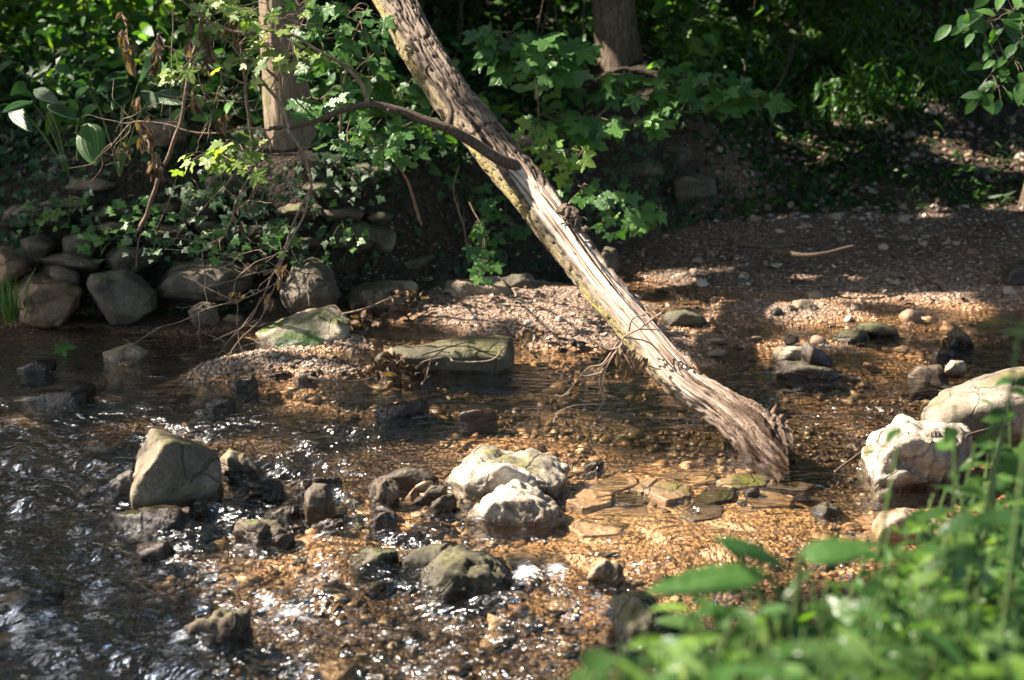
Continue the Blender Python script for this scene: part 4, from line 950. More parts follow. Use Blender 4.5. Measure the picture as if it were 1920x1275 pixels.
# side branch with its bare twigs
def taper(n, a, b): return np.linspace(a, b, n)
def branch_part(name, pts, r0, r1, mat, parent, seg=9, wob=.006):
    P = smooth_path(pxpath(pts), 10); m_ = MB(); tube(m_, P, taper(len(P), r0, r1), seg, wob, int(pts[0][0])); return m_.build(name, mat, parent)
BR = branch_part('branch', [(1000,345,5.42),(975,318,5.42),(930,295,5.36),(880,262,5.34),(835,238,5.32),(790,222,5.32),(745,206,5.33),(693,196,5.34),(640,206,5.34),(590,226,5.33),(545,238,5.32),(505,242,5.33)], .027, .008, TWIG_D, tree, 12)
branch_part('branch', [(838,240,5.33),(845,205,5.50),(822,170,5.58),(800,135,5.62),(806,120,5.5)], .016, .003, TWIG_D, tree)
branch_part('branch', [(835,240,5.3),(790,226,5.27),(750,212,5.25),(728,208,5.24)], .014, .009, TWIG_D, tree)
TW = [
 ([(693,196,5.34),(680,160,5.32),(640,120,5.3),(590,88,5.3),(535,63,5.3),(460,60,5.3),(400,45,5.3),(340,5,5.3),(320,-30,5.3)], .011, .003),
 ([(545,238,5.32),(522,188,5.32),(500,160,5.33),(470,130,5.33),(430,80,5.35),(380,30,5.35),(350,-10,5.35)], .009, .003),
 ([(505,242,5.33),(450,243,5.35),(390,249,5.36),(330,238,5.36),(262,228,5.38),(235,240,5.4),(205,275,5.4),(175,305,5.4)], .0055, .0015),
 ([(540,240,5.3),(553,262,5.3),(570,295,5.3),(583,345,5.3),(562,395,5.3),(540,450,5.3),(518,500,5.3),(490,560,5.3),(455,612,5.3)], .009, .002),
 ([(583,345,5.3),(570,400,5.28),(550,440,5.28),(528,490,5.28),(512,540,5.28),(480,610,5.28),(440,650,5.2),(420,690,5.15)], .006, .0015),
 ([(535,242,5.3),(500,268,5.3),(460,300,5.3),(415,352,5.3),(375,395,5.3),(340,432,5.3),(322,455,5.3)], .006, .0012),
 ([(495,275,5.3),(475,320,5.3),(445,375,5.3),(432,415,5.3),(410,455,5.3),(370,470,5.3),(310,468,5.3)], .0045, .0012),
 ([(505,270,5.3),(505,310,5.3),(480,345,5.3),(465,375,5.3),(440,400,5.3),(415,405,5.3)], .0035, .001),
 ([(500,160,5.33),(465,160,5.33),(430,145,5.33),(395,130,5.35),(350,105,5.36),(320,92,5.36)], .0055, .0015),
 ([(480,185,5.33),(440,188,5.33),(400,192,5.33),(340,182,5.33),(300,190,5.34),(270,210,5.34)], .003, .001),
 ([(522,188,5.32),(530,130,5.3),(545,80,5.3),(560,30,5.3),(580,-10,5.3)], .004, .0015),
 ([(505,170,5.32),(535,110,5.2),(560,55,5.2),(580,10,5.2)], .003, .001),
 ([(535,63,5.3),(510,30,5.3),(500,-5,5.3)], .007, .003),
 ([(460,300,5.3),(490,312,5.3),(540,300,5.3),(575,280,5.3),(605,257,5.3)], .002, .0008),
 ([(445,375,5.3),(470,345,5.3),(500,330,5.3)], .002, .0008),
 ([(432,415,5.3),(425,440,5.3),(440,470,5.3),(450,490,5.3)], .002, .0008),
 ([(518,500,5.3),(470,515,5.25),(420,528,5.22),(405,515,5.2)], .003, .001),
 ([(505,535,5.3),(450,560,5.2),(400,575,5.1),(345,600,5.05),(285,618,5.0)], .004, .0015),
 ([(490,560,5.3),(470,600,5.2),(430,640,5.1),(390,690,5.05)], .003, .001),
 ([(440,110,5.35),(415,160,5.35),(400,215,5.36),(380,250,5.36)], .002, .0008),
 ([(390,249,5.36),(395,215,5.36),(375,160,5.36),(360,100,5.36)], .0025, .0008)]
for (pts, r0, r1) in TW:
    P = smooth_path(pxpath(pts), 10); mb = MB(); tube(mb, P, taper(len(P), r0 * .9, r1), 7, .010, int(pts[0][0]))
    for k in range(3 + len(pts) // 2):
        q = int(rng.integers(len(P) // 4, len(P))); Q = [P[q]]
        dv = np.array([random.uniform(-1, .6), random.uniform(-.3, .3), random.uniform(-1, .5)]); dv /= np.linalg.norm(dv); ln = random.uniform(.06, .26)
        for w in range(5): Q.append(Q[-1] + dv * ln / 5 + rng.normal(size=3) * .006); dv = dv + rng.normal(size=3) * .25; dv /= np.linalg.norm(dv)
        tube(mb, smooth_path(Q, 3), taper((len(Q) - 1) * 3 + 1, .0024, .0008), 5)
    mb.build('twig', TWIG, BR)

def dead_bunch(mb, px, py, Y, h, n=14, s=.035):
    c = DY(px, py, Y); pos, fw = [], []
    for k in range(n):
        t = random.random(); pos.append(c + np.array([random.gauss(0, .012), random.gauss(0, .012), -h * t])); fw.append([random.gauss(0, .3), random.gauss(0, .3), -1])
    pos, fw = np.array(pos), np.array(fw); fr = frames(fw, rng.normal(size=(n, 3)) + [0, -.5, 0])
    scatter(mb, *CURL, pos, fr, rng.uniform(.6, 1.3, (n, 1)) * np.array([[s * .8, s * 1.5, s]]))
mb = MB()
for (px, py, h, n) in ((232,20,.20,14),(240,60,.12,10),(292,60,.14,14),(352,25,.13,12),(388,50,.12,12),(385,85,.1,10),(432,0,.18,18),(438,30,.10,10),(258,175,.2,18),(270,215,.16,12),(282,255,.16,16),(290,290,.08,10),
                       (236,265,.06,6),(412,205,.09,8),(360,150,.1,6),(445,385,.1,8),(555,75,.08,7),(578,90,.05,5),(530,490,.07,6),(505,545,.07,6),(365,180,.05,5)):
    dead_bunch(mb, px, py, 5.34, h, n)
mb.build('dead_leaves', L_DEAD, BR)

# ------------------------------------------------------------------ loose sticks and drift
def stick(label, pts, r0, r1, mat=TWIG, group=None, name='stick', cat_='stick'):
    P = smooth_path(pxpath(pts), 8); m_ = MB(); tube(m_, P, taper(len(P), r0, r1), 7, .006, int(pts[0][0])); return tag(m_.build(name, mat), label, cat_, group)
def zy(px, py, z=.02): return (px, py, PZ(px, py, z)[1])
stick('pale bent stick lying along the front of the long mossy slab', [zy(780,690,.07),zy(800,675,.08),zy(842,668,.08),zy(855,676,.08),zy(920,676,.08),zy(945,650,.12)], .006, .004)
stick('thin dark root running over the top of the long mossy slab', [zy(790,665,.12),zy(850,650,.14),zy(890,640,.14),zy(955,642,.14)], .003, .002, TWIG_D)
stick('long curved root at the waterline below the sand spit', [zy(575,705,.03),zy(620,714,.03),zy(680,712,.03),zy(722,698,.05),zy(745,690,.05)], .007, .004)
stick('branching thin stick hanging off the left end of the mossy slab', [zy(790,720,.02),zy(800,705,.06),zy(812,670,.12),zy(845,648,.14)], .004, .002)
stick('dark curved twig poking from the water by the very pale boulder', [zy(1565,885,0),zy(1590,865,.03),zy(1620,845,.06),zy(1660,835,.08)], .006, .003, TWIG_D)
stick('thin grey twig stuck upright in the stream left of the trunk', [zy(1125,745,0),zy(1130,700,.1),zy(1138,680,.15)], .004, .004)
stick('pale thin stick on the washed up leaves below the flat topped boulder', [(640,590,5.9),(690,578,5.9),(730,560,5.95),(760,545,6.0)], .005, .003)
stick('two pronged dark twig rising from the water in the middle', [zy(1040,795,0),zy(1050,775,.02),zy(1075,762,.04),zy(1115,758,.04)], .003, .0015)
stick('brown fallen stick on the wooded slope behind the maples', [(1335,185,9.2),(1355,200,9.1),(1380,240,9.0)], .022, .018, BARK)
stick('fallen branch lying along the dark foot of the right slope', [zy(1450,470,.25),zy(1520,478,.25),zy(1600,462,.28)], .018, .010, TWIG_D)
stick('mossy fallen branch at the left end of the dark right slope', [zy(1380,455,.25),zy(1440,462,.25),zy(1480,460,.25)], .02, .012, TWIG_D)
stick('dark twig lying across the biggest pale boulder', [(1810,818,4.25),(1850,806,4.3),(1900,795,4.32)], .006, .004, TWIG_D)
stick('thin stick at the left water edge beside the flat pale slab', [(1200/3+0,640,5.4),(440,622,5.45),(480,600,5.5)], .004, .002)
# a clump of twigs caught against the trunk
cl = empty('caught_twigs', trunk_pt(1190, 640), 'clump of thin curled twigs caught against the lower left side of the leaning trunk', 'twigs')
mb = MB(); tY = trunk_pt(1190, 640)[1] - .14
for pts in ([(1240,590),(1200,615),(1170,632),(1160,650),(1120,690),(1050,700)],[(1165,640),(1130,680),(1100,690),(1060,740),(1040,740)],[(1165,645),(1135,690),(1128,740)],[(1170,632),(1210,640),(1240,660)],[(1130,690),(1125,720),(1132,745),(1120,770)],
            [(1160,650),(1140,655),(1120,645)],[(1200,618),(1250,622),(1290,640)],[(1150,665),(1168,670),(1165,690)],[(1180,625),(1190,600),(1215,590)],[(1128,700),(1100,705),(1085,695)]):
    P = smooth_path(pxpath([(x, y, tY + .02 * k) for k, (x, y) in enumerate(pts)]), 6); tube(mb, P, taper(len(P), .0045, .0015), 6, .008, int(pts[0][1]))
mb.build('twig', TWIG, cl); mb = MB()
for (px, py) in ((1172,640),(1185,650),(1165,655),(1210,660),(1190,668)): dead_bunch(mb, px, py, tY - .02, .04, 5, .028)
mb.build('dead_leaves', L_DEAD, cl)
# leaf heaps
def heap(label, spots, n, s, mat=L_DEAD, name='leaf_heap'):
    mb = MB()
    for (px, py, z, r) in spots:
        c = PZ(px, py, z); pos = c + rng.normal(size=(n, 3)) * [r, r * .7, r * .25] + [0, 0, .02]; fw = rng.normal(size=(n, 3)) * [1, 1, .5]
        scatter(mb, *CURL, pos, frames(fw, rng.normal(size=(n, 3)) * .5 + [0, 0, 1]), rng.uniform(.5, 1.3, (n, 1)) * s)
    return tag(mb.build(name, mat), label, 'dead leaves', kind='stuff')
heap('brown dead leaves heaped against the left end of the long mossy slab', [(735,690,.05,.05),(760,700,.03,.05),(745,715,.02,.04)], 16, .055)
heap('washed up dead leaves piled below the flat topped tan boulder', [(745,560,.08,.07),(700,600,.05,.08),(740,590,.06,.06),(650,620,.05,.06)], 26, .045)
heap('dead leaves and bark bits caught on the twigs over the shaded riffle', [(470,520,.3,.03),(440,570,.15,.05),(365,560,.12,.03)], 16, .04)
heap('small dark leaves on the waterline right of the long mossy slab', [(985,660,.04,.05),(1000,640,.05,.05)], 14, .04)
lf = MB(); c = PZ(95, 655, .02); scatter(lf, *MAPLE, np.array([c]), frames(np.array([[1., .2, .1]]), np.array([[0., -.3, 1]])), np.array([.16])); tag(lf.build('floating_leaf', L_MAPLE), 'single green maple leaf floating on the dark water at far left', 'leaf')

# ------------------------------------------------------------------ trees in view
def tree_trunk(name, label, pts, rads, mat, limbs=(), seg=40, crown=None, n_leaf=0, bark_amp=.01):
    P = smooth_path(pts, 26); n = len(P); r = np.interp(np.linspace(0, 1, n), np.linspace(0, 1, len(rads)), rads)
    root = empty(name, P[0], label, 'tree'); mb = MB(); tube(mb, P, r, seg)
    V = mb.V[0]; cen = np.repeat(P, seg, 0); dr = V - cen; dr /= np.linalg.norm(dr, axis=1)[:, None] + 1e-9
    ht = (V[:, 2] - P[0][2])
    a = np.arctan2(dr[:, 1], dr[:, 0]); dd = bark_amp * (np.abs(vn(np.stack([np.cos(a) * 6, np.sin(a) * 6, ht * 3], -1), 5)) - .3) + .03 * np.exp(-ht * 4) * np.cos(a * 4 + 1) * (r.max() / .12)
    mb.V[0] = V + dr * dd[:, None]
    mb.build('trunk', mat, root)
    for lp in limbs:
        m2 = MB(); Q = smooth_path(lp, 8); tube(m2, Q, taper(len(Q), lp_r, .02) if (lp_r := r[-1] * .5) else .05, 8); m2.build('limb', mat, root)
    return root

tA = tree_trunk('tree', 'slim upright tree trunk on the far left bank behind the bare twigs', [DY(552,300,6.95), DY(545,240,6.95), DY(532,120,6.95), DY(524,0,6.95), DY(518,-200,7.0), DY(500,-700,7.1), DY(490,-1300,7.2)], [.16,.125,.112,.105,.1,.09,.06], BARK_T, seg=72, bark_amp=.016)
tB = tree_trunk('tree', 'thicker grey tree trunk on the bank behind the maple leaves, right of centre', [DY(1196,262,9.0), DY(1180,200,9.0), DY(1160,90,9.0), DY(1150,0,9.0), DY(1140,-300,9.1), DY(1130,-900,9.2)], [.25,.175,.15,.145,.13,.08], BARK, seg=40)
tC = tree_trunk('tree', 'broken grey stump close beside the thicker trunk on the bank', [DY(1222,250,9.0), DY(1218,215,9.0), DY(1212,170,9.02), DY(1208,150,9.05)], [.10,.08,.06,.015], BARK, seg=24)
# ------------------------------------------------------------------ undergrowth
def ground_leaves(name, label, cat_, n, box, shape, mat, size, zr, keep=None, up=.8, droop=.3, camward=.3, clump=0.0, yaw=None):
    x, y = region_pts(n, *box)
    if clump:
        k = vn(xyz(x / clump, y / clump), 19) + .5 * vn(xyz(x / clump * 2.7, y / clump * 2.7), 20) > rng.uniform(-.9, .5, n); x, y = x[k], y[k]
    z = H(x, y)
    if keep is not None: k = keep(x, y, z); x, y, z = x[k], y[k], z[k]
    h = rng.uniform(0, 1, len(x)) ** 1.3 * (zr[1] - zr[0]) + zr[0]
    k = ~(((np.abs(x - .74 * y / 9.0) < .27) & (y < 9.0) & (y > 7.3)) | ((np.abs(x + 1.22 * y / 6.95) < .2) & (y < 6.95)) | ((x > -1.45) & (x < -1.0) & (y < 6.9) & (z + h > .95)))
    x, y, z, h = x[k], y[k], z[k], h[k]; m = len(x)
    if clump: h = h * np.clip(.6 + .9 * vn(xyz(x / clump * .8, y / clump * .8), 25), .15, 1.6)
    p = np.stack([x, y, z + h], -1)
    fw = rng.normal(size=(m, 3)) * [1, 1, .3] + [0, -.3, -droop]; nn = rng.normal(size=(m, 3)) * .45 + [0, -camward, up]
    mb = MB(); scatter(mb, *shape, p, frames(fw, nn), rng.uniform(.6, 1.35, m) * size)
    o = mb.build(name, mat); return tag(o, label, cat_, kind='stuff')
bankl = lambda x, y, z: (y - wall_y(x) > .05) & (x < 2.0)
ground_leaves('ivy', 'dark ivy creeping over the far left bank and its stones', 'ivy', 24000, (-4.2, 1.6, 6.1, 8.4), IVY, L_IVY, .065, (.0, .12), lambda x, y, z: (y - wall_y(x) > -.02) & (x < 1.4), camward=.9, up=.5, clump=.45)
# ivy hanging in front of the stones
mb = MB(); n_ = 1700; x = rng.uniform(-3.0, .9, n_); zz = rng.uniform(.28, .85, n_); k = vn(np.stack([x * 2.3, zz * 4, 0 * x], -1), 33) > rng.uniform(-.5, .55, n_); x, zz = x[k], zz[k]
y = wall_y(x) - .02 - .10 * rng.random(len(x)); p = np.stack([x, y, zz], -1); m_ = len(x)
scatter(mb, *IVY, p, frames(rng.normal(size=(m_, 3)) * .6 + [0, -.2, -1], rng.normal(size=(m_, 3)) * .3 + [0, -1, .5]), rng.uniform(.035, .08, m_)); tag(mb.build('hanging_ivy', L_IVY), 'ivy trailing down over the drystone courses of the far bank', 'ivy', kind='stuff')
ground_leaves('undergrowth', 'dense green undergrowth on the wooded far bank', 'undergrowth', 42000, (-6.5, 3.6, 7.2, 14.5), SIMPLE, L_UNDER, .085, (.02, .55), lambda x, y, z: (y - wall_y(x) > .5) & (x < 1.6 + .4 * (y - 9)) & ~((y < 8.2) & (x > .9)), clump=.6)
ground_leaves('leafy_weeds', 'broad leaved weeds growing in patches on the far bank', 'weeds', 9000, (-5.5, 2.6, 6.8, 11), OVATE, L_MAPLE, .12, (.05, .45), lambda x, y, z: (y - wall_y(x) > .35) & (x < 1.4), clump=.8)
ground_leaves('bright_weeds', 'sunlit yellow green weeds in the upper left corner of the far bank', 'weeds', 4200, (-4.4, -1.6, 8.2, 11), OVATE, L_YEL, .10, (.15, .60), clump=.5)
ground_leaves('stiltgrass', 'thin leaved bamboo like grass on the upper slope at right', 'grass', 44000, (.6, 6.0, 9.2, 14.5), LANCE, L_GRASS, .12, (.05, .55), lambda x, y, z: (y > 9.2 + .45 * np.abs(x - 2.0)) & (x < 4.6 + .3 * fbm(xyz(x, y), 2, 3)), clump=.5, droop=.5)
ground_leaves('slope_weeds', 'low weeds growing among the pebbles of the right slope', 'weeds', 16000, (.9, 6.0, 8.0, 12.5), LANCE, L_UNDER, .09, (.0, .14), lambda x, y, z: (y - wall_y(x) > -.1), clump=.55)
ground_leaves('slope_leafy_weeds', 'small leafy plants in front of the right slope', 'weeds', 3500, (.9, 3.2, 7.9, 10.0), SIMPLE, L_UNDER, .06, (.02, .22), lambda x, y, z: (y - wall_y(x) > -.05), clump=.6)
ground_leaves('leaf_litter', 'brown leaf litter on the soil of the far bank and slope', 'leaf litter', 12000, (-4.5, 7, 6.4, 13), CURL, L_LITTER, .045, (.0, .03), lambda x, y, z: (y - wall_y(x) > 0), up=1, droop=0)
mb = MB(); n_ = 900; x = rng.uniform(-.9, 3.9, n_); y = rng.uniform(5.4, 8.2, n_); z = H(x, y); k = (z > .0) & (y - wall_y(x) < .1) & (vn(xyz(x * 2, y * 2), 88) > -.1); x, y, z = x[k], y[k], z[k]
scatter(mb, *CURL, np.stack([x, y, z + .008], -1), frames(rng.normal(size=(len(x), 3)) * [1, 1, .15], rng.normal(size=(len(x), 3)) * .4 + [0, 0, 1]), rng.uniform(.015, .045, len(x)))
tag(mb.build('fallen_leaves', L_LITTER), 'small dry leaves and chips strewn over the gravel bars', 'leaf litter', kind='stuff')
# small woody shoots on the far bank
mb = MB()
for k in range(60):
    x = random.uniform(-4, 1.8); y = random.uniform(8, 12); z = Hs(x, y); P = [np.array([x, y, z])]
    dv = np.array([random.gauss(0, .35), random.gauss(0, .2), 1])
    for s in range(4): P.append(P[-1] + dv * random.uniform(.12, .3)); dv = dv + rng.normal(size=3) * .2
    tube(mb, smooth_path(P, 3), taper(13, .007, .002), 5)
tag(mb.build('brush', TWIG_D), 'tangle of thin woody shoots in the far undergrowth', 'brush', kind='stuff')

# ------------------------------------------------------------------ maple saplings and other single plants
def sapling(name, label, stem, sprays, leafmat=L_MAPLE, shape=MAPLE, size=.13, r0=.008, cat_='sapling', droop=.45, camw=.5, stemmat=TWIG, group=None):
    P0 = pxpath(stem); root = empty(name, P0[0], label, cat_, group)
    mb = MB(); P = smooth_path(P0, 8); tube(mb, P, taper(len(P), r0, .002), 7, .004, int(stem[0][0]))
    lb = MB()
    for (px, py, Yd, rx, ry, n) in sprays:
        c = DY(px, py, Yd); k = np.argmin(np.linalg.norm(P - c, axis=1)); s = P[k]
        mid = (s + c) / 2 + np.array([0, 0, .02]); Q = smooth_path(np.array([s, mid, c]), 6); tube(mb, Q, taper(len(Q), .0035, .0015), 5)
        m_ = mpp(Yd); a = rng.uniform(0, 6.283, n); rr = np.sqrt(rng.random(n))
        p = c + np.stack([np.cos(a) * rr * rx * m_, rng.normal(size=n) * .10, np.sin(a) * rr * ry * m_], -1)
        for q in p:
            if rng.random() < .6: tube(mb, np.array([c + (q - c) * .1, (c + q) / 2 + [0, 0, .012], q]), [.0018, .0014, .001], 4)
        fw = np.stack([np.cos(a) * .9, rng.normal(size=n) * .5 - .35, -droop + rng.normal(size=n) * .25], -1)
        nn = rng.normal(size=(n, 3)) * .28 + [-.12, -camw, .85]
        scatter(lb, *shape, p, frames(fw, nn), rng.uniform(.5, 1.15, n) * size)
    mb.build('stem', stemmat, root); lb.build('foliage', leafmat, root); return root
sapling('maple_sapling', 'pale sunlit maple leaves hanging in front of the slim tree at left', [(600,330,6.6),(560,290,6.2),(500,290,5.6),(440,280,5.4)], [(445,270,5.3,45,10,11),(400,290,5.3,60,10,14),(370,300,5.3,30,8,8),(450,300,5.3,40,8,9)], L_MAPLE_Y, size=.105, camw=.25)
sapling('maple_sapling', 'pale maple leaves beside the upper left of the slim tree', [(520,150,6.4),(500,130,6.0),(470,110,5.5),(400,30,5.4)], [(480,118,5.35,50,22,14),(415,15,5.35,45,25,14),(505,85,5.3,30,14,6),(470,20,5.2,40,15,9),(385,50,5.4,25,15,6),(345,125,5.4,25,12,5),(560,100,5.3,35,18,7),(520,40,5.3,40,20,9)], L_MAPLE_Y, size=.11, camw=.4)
sapling('maple_sapling', 'maple spray between the slim tree and the leaning trunk, sunlit and drooping', [(790,420,6.6),(760,330,6.2),(700,260,5.9),(650,200,5.8)], [(690,262,5.6,60,22,16),(740,285,5.6,40,18,8),(600,185,5.6,50,22,12),(640,215,5.6,40,15,7),(650,250,5.7,35,12,6)], L_MAPLE, size=.12)
sapling('maple_sapling', 'maple foliage at the top centre left of the leaning trunk', [(640,330,6.8),(640,200,6.4),(660,80,6.2),(690,10,6.1)], [(660,20,6.0,60,25,16),(600,70,6.1,50,30,14),(680,60,6.1,45,25,10),(620,120,6.1,45,20,10),(560,10,6.0,40,20,7)], L_MAPLE, size=.13)
sapling('broad_leaf_shrub', 'shrub with round smooth leaves beside the left side of the leaning trunk', [(780,400,7.3),(765,300,7.2),(740,180,7.1),(720,90,7.1)], [(690,110,7.05,60,60,34),(740,200,7.05,55,60,34),(700,170,7.05,50,50,26),(770,270,7.1,40,50,22),(775,330,7.05,35,22,8),(800,230,7.2,40,50,18),(640,160,7.1,50,40,18)], L_MAPLE, OVATE, size=.12, cat_='shrub', camw=.8)
sapling('maple_sapling', 'shaded maple sprays right behind the leaning trunk at mid height', [(880,520,7.0),(870,430,6.9),(850,360,6.8),(860,310,6.8)], [(850,340,7.15,60,45,20),(900,420,7.15,45,60,22),(870,380,7.15,50,50,16),(950,400,7.2,40,50,14)], L_MAPLE, size=.12, camw=1.0)
sapling('maple_sapling', 'small drooping maple shoot hanging over the tan boulder with the sunlit rim', [(880,380,6.7),(905,430,6.5),(908,465,6.4),(905,490,6.4)], [(890,420,6.5,25,20,7),(905,465,6.35,22,14,8),(912,492,6.35,26,14,10)], L_MAPLE, size=.10, droop=1.4, camw=1.0, r0=.004, stemmat=TWIG_D)
sapling('maple_sapling', 'grey green maple spray at top centre right of the leaning trunk', [(1010,330,7.6),(1010,220,7.3),(1000,130,7.1),(960,80,7.0)], [(960,85,6.9,60,22,18),(1040,85,6.9,60,25,20),(940,60,6.9,40,12,9),(1010,110,6.9,70,18,16),(1080,95,7.0,40,18,10),(960,110,6.9,30,18,6)], L_MAPLE, size=.20, camw=.5)
sapling('maple_sapling', 'wide maple spray in front of the thicker grey tree', [(1060,330,7.6),(1100,240,7.5),(1200,170,7.4),(1330,180,7.3),(1430,190,7.2)], [(1110,150,7.2,80,25,22),(1180,180,7.2,70,25,20),(1240,150,7.2,70,25,20),(1290,190,7.1,60,22,16),(1330,150,7.2,60,15,12),(1420,180,7.0,40,15,8),(1380,170,7.1,40,12,8)], L_MAPLE, size=.195, camw=.5)
sapling('maple_sapling', 'low maple spray below the thicker grey tree', [(1040,380,7.4),(1080,300,7.2),(1130,250,7.0),(1190,230,6.9)], [(1110,225,6.8,50,14,12),(1180,232,6.8,60,14,14),(1060,260,6.8,50,25,14),(1040,225,6.9,40,20,9)], L_MAPLE, size=.18, camw=.5)
sapling('maple_sapling', 'sunlit maple leaves right against the right side of the leaning trunk', [(1010,420,6.8),(1020,350,6.5),(1030,300,6.3)], [(1015,290,6.1,35,35,12),(1060,285,6.1,28,22,8),(1000,240,6.2,25,22,7),(1050,310,6.1,30,12,6)], L_YEL, size=.12, camw=.9)
sapling('maple_sapling', 'drooping maple spray at the right of the trunk, its tip over the shaded gravel', [(1040,420,7.2),(1090,360,6.9),(1150,365,6.7),(1200,390,6.6)], [(1170,375,6.6,40,30,14),(1210,400,6.6,32,25,13),(1090,350,6.7,40,25,12),(1140,410,6.7,30,18,8)], L_MAPLE, size=.12, droop=.9, camw=.8)
sapling('overhanging_shrub', 'leafy shrub branch reaching in from the upper right corner', [(2080,-100,6.6),(1980,0,6.4),(1900,90,6.3),(1840,160,6.2)], [(1850,40,6.2,60,30,16),(1900,20,6.2,50,40,18),(1900,110,6.2,35,40,16),(1870,160,6.2,30,25,10),(1840,180,6.2,22,12,6),(1810,20,6.2,22,8,4)], L_MAPLE, OVATE, size=.105, cat_='shrub', camw=.8)
sapling('seedling', 'tiny bright seedling on the gravel beside the tan boulder', [(808,530,6.9),(808,520,6.9),(807,515,6.9)], [(807,515,6.9,9,3,6)], L_YEL, OVATE, size=.05, cat_='seedling', stemmat=STEM_G, r0=.003)
for (px, py, lb) in ((690,0,None),):
    pass
# bare dead stems standing in the left bank
for (pts, r, lb) in (([(262,432,6.0),(280,390,5.9),(300,322,5.8),(322,280,5.7),(340,220,5.6),(357,130,5.5),(372,60,5.45),(392,-20,5.4),(400,-80,5.4)], .011, 'thick bare tan stem curving up through the left of the picture'),
                     ([(472,300,6.3),(470,240,6.2),(458,150,6.1),(450,80,6.0),(440,-40,6.0)], .009, 'straight bare stem just left of the slim tree'),
                     ([(255,500,6.2),(262,440,6.1),(300,420,6.1),(330,330,6.0)], .004, 'thin grey dead stem rising out of the drystone courses'),
                     ([(320,260,6.2),(322,120,6.2),(325,0,6.2),(326,-50,6.2)], .004, 'thin straight dead stem among the dead hanging leaves')):
    stick(lb, pts, r, r * .6, TWIG, name='dead_stem', cat_='stem')

# large ribbed leaves
def ribbed_leaf(mb, base, tip, width, nrm):
    base, tip = np.asarray(base, float), np.asarray(tip, float); fw = tip - base; ln = np.linalg.norm(fw)
    nu, nv_ = 17, 15; V = []
    for a in range(nv_):
        t = a / (nv_ - 1); hw = width / 2 * (math.sin(math.pi * min(1, t ** .75)) ** .7 if 0 < t < 1 else 0.01)
        for b in range(nu):
            s = b / (nu - 1) * 2 - 1
            V.append((hw * s, ln * t, -.18 * ln * t * t + .10 * width * abs(s) + .006 * math.cos(s * 22) * math.sin(math.pi * t) - .12 * width * s * s))
    V = np.array(V); fr = frames(fw[None], np.asarray(nrm, float)[None])[0]; V = V @ fr + base
    i = np.arange(nv_ - 1)[:, None] * nu + np.arange(nu - 1)[None]
    mb.add(V, np.stack([i, i + 1, i + nu + 1, i + nu], -1).reshape(-1, 4))
def hosta(label, base, leaves, Yd, mat=L_BROAD):
    b0 = DY(base[0], base[1], Yd); root = empty('broad_leaf_plant', b0, label, 'plant'); sm = MB(); lm = MB()
    for (bx, by, tx, ty, w, n) in leaves:
        dd_ = .28 if Yd > 3 else .12; B = DY(bx, by, Yd - .1); T2 = DY(tx, ty, Yd - dd_); ribbed_leaf(lm, B, T2, w * mpp(Yd), n)
        Q = smooth_path(np.array([b0, (b0 + B) / 2 + [0, 0, .06], B]), 6); tube(sm, Q, taper(len(Q), .006, .004), 6)
    sm.build('stem', STEM_G, root); lm.build('leaf', mat, root); return root
hosta('plant with big ribbed pale leaves catching the sun at left', (225,330), [(240,145,180,158,34,(0,-.3,1)),(240,135,196,135,22,(0,-.3,1)),(262,150,280,95,36,(-.7,-.6,.5)),(290,175,334,180,40,(0,-.6,.8)),(240,172,212,192,30,(0,-1,.3)),(235,160,205,178,34,(0,-1,.4)),(165,162,140,175,18,(0,-.5,1)),(270,170,285,190,22,(0,-.9,.5))], 6.1)
hosta('plant with big ribbed leaves in the shade at the far left edge', (130,330), [(60,190,5,198,26,(0,-.6,1)),(65,168,100,180,26,(0,-.8,.7)),(90,195,135,208,24,(0,-.6,.9)),(20,200,50,235,30,(0,-.9,.6))], 6.3)
hosta('tall shoot with one large dark heart shaped leaf over the left stones', (145,300), [(165,232,172,300,55,(0,-1,.3)),(150,225,143,205,8,(0,-1,.1))], 6.25, L_MAPLE)
# ferny weed tufts on the left stones
for (px, py, Yd, n, lb) in ((60,395,6.15,22,'leafy weed on the stones at far left, below the ribbed leaves'),(190,430,6.05,26,'bright three leaved weed growing over the grey blocks'),(250,385,6.15,22,'toothed weed in the drystone courses left of the bare stems'),(130,375,6.1,18,'dark weed tuft under the heart shaped leaf'),(400,440,6.1,22,'ivy like weed over the wide dark boulder'),(505,430,6.15,24,'ivy weed between the hanging twigs'),(640,420,6.5,22,'shaded weed right of the hanging twigs'),(290,440,6.05,14,'small weed over the thick dark slab'),(355,350,6.2,14,'single broad weed by the thick bare stem')):
    sapling('weed', lb, [(px,py+45,Yd+.1),(px,py+20,Yd),(px+4,py,Yd-.05)], [(px,py,Yd-.05,45,18,n//2),(px+20,py+20,Yd-.03,40,15,n-n//2)], L_IVY if n < 20 else L_MAPLE, IVY if n % 4 else MAPLE, size=.075, cat_='weed', stemmat=STEM_G, r0=.004, camw=1.0)
def tuft(label, px, py, Yd, n, hgt, mat=L_GRASS, shape=BLADE, group=None):
    b = DY(px, py, Yd); mb = MB(); fw = rng.normal(size=(n, 3)) * [.6, .6, .1] + [0, 0, 1]; nn = rng.normal(size=(n, 3)) + [0, 0, .1]
    nn = fw * [1, 1, 0] * -1 + [0, 0, .4] ; pos = b + rng.normal(size=(n, 3)) * [.02, .02, 0]
    scatter(mb, *shape, pos, frames(fw, -nn), rng.uniform(.6, 1.2, n) * hgt); return tag(mb.build('grass_tuft', mat), label, 'grass', group)
tuft('small grass tuft at the dark waterline near the left edge', 25, 605, 5.9, 26, .2)
tuft('grass tuft among the pebbles at the foot of the right slope', 1400, 440, 8.0, 40, .22)
tuft('pale arching grass tuft lit on the right slope', 1640, 235, 10.1, 50, .35)
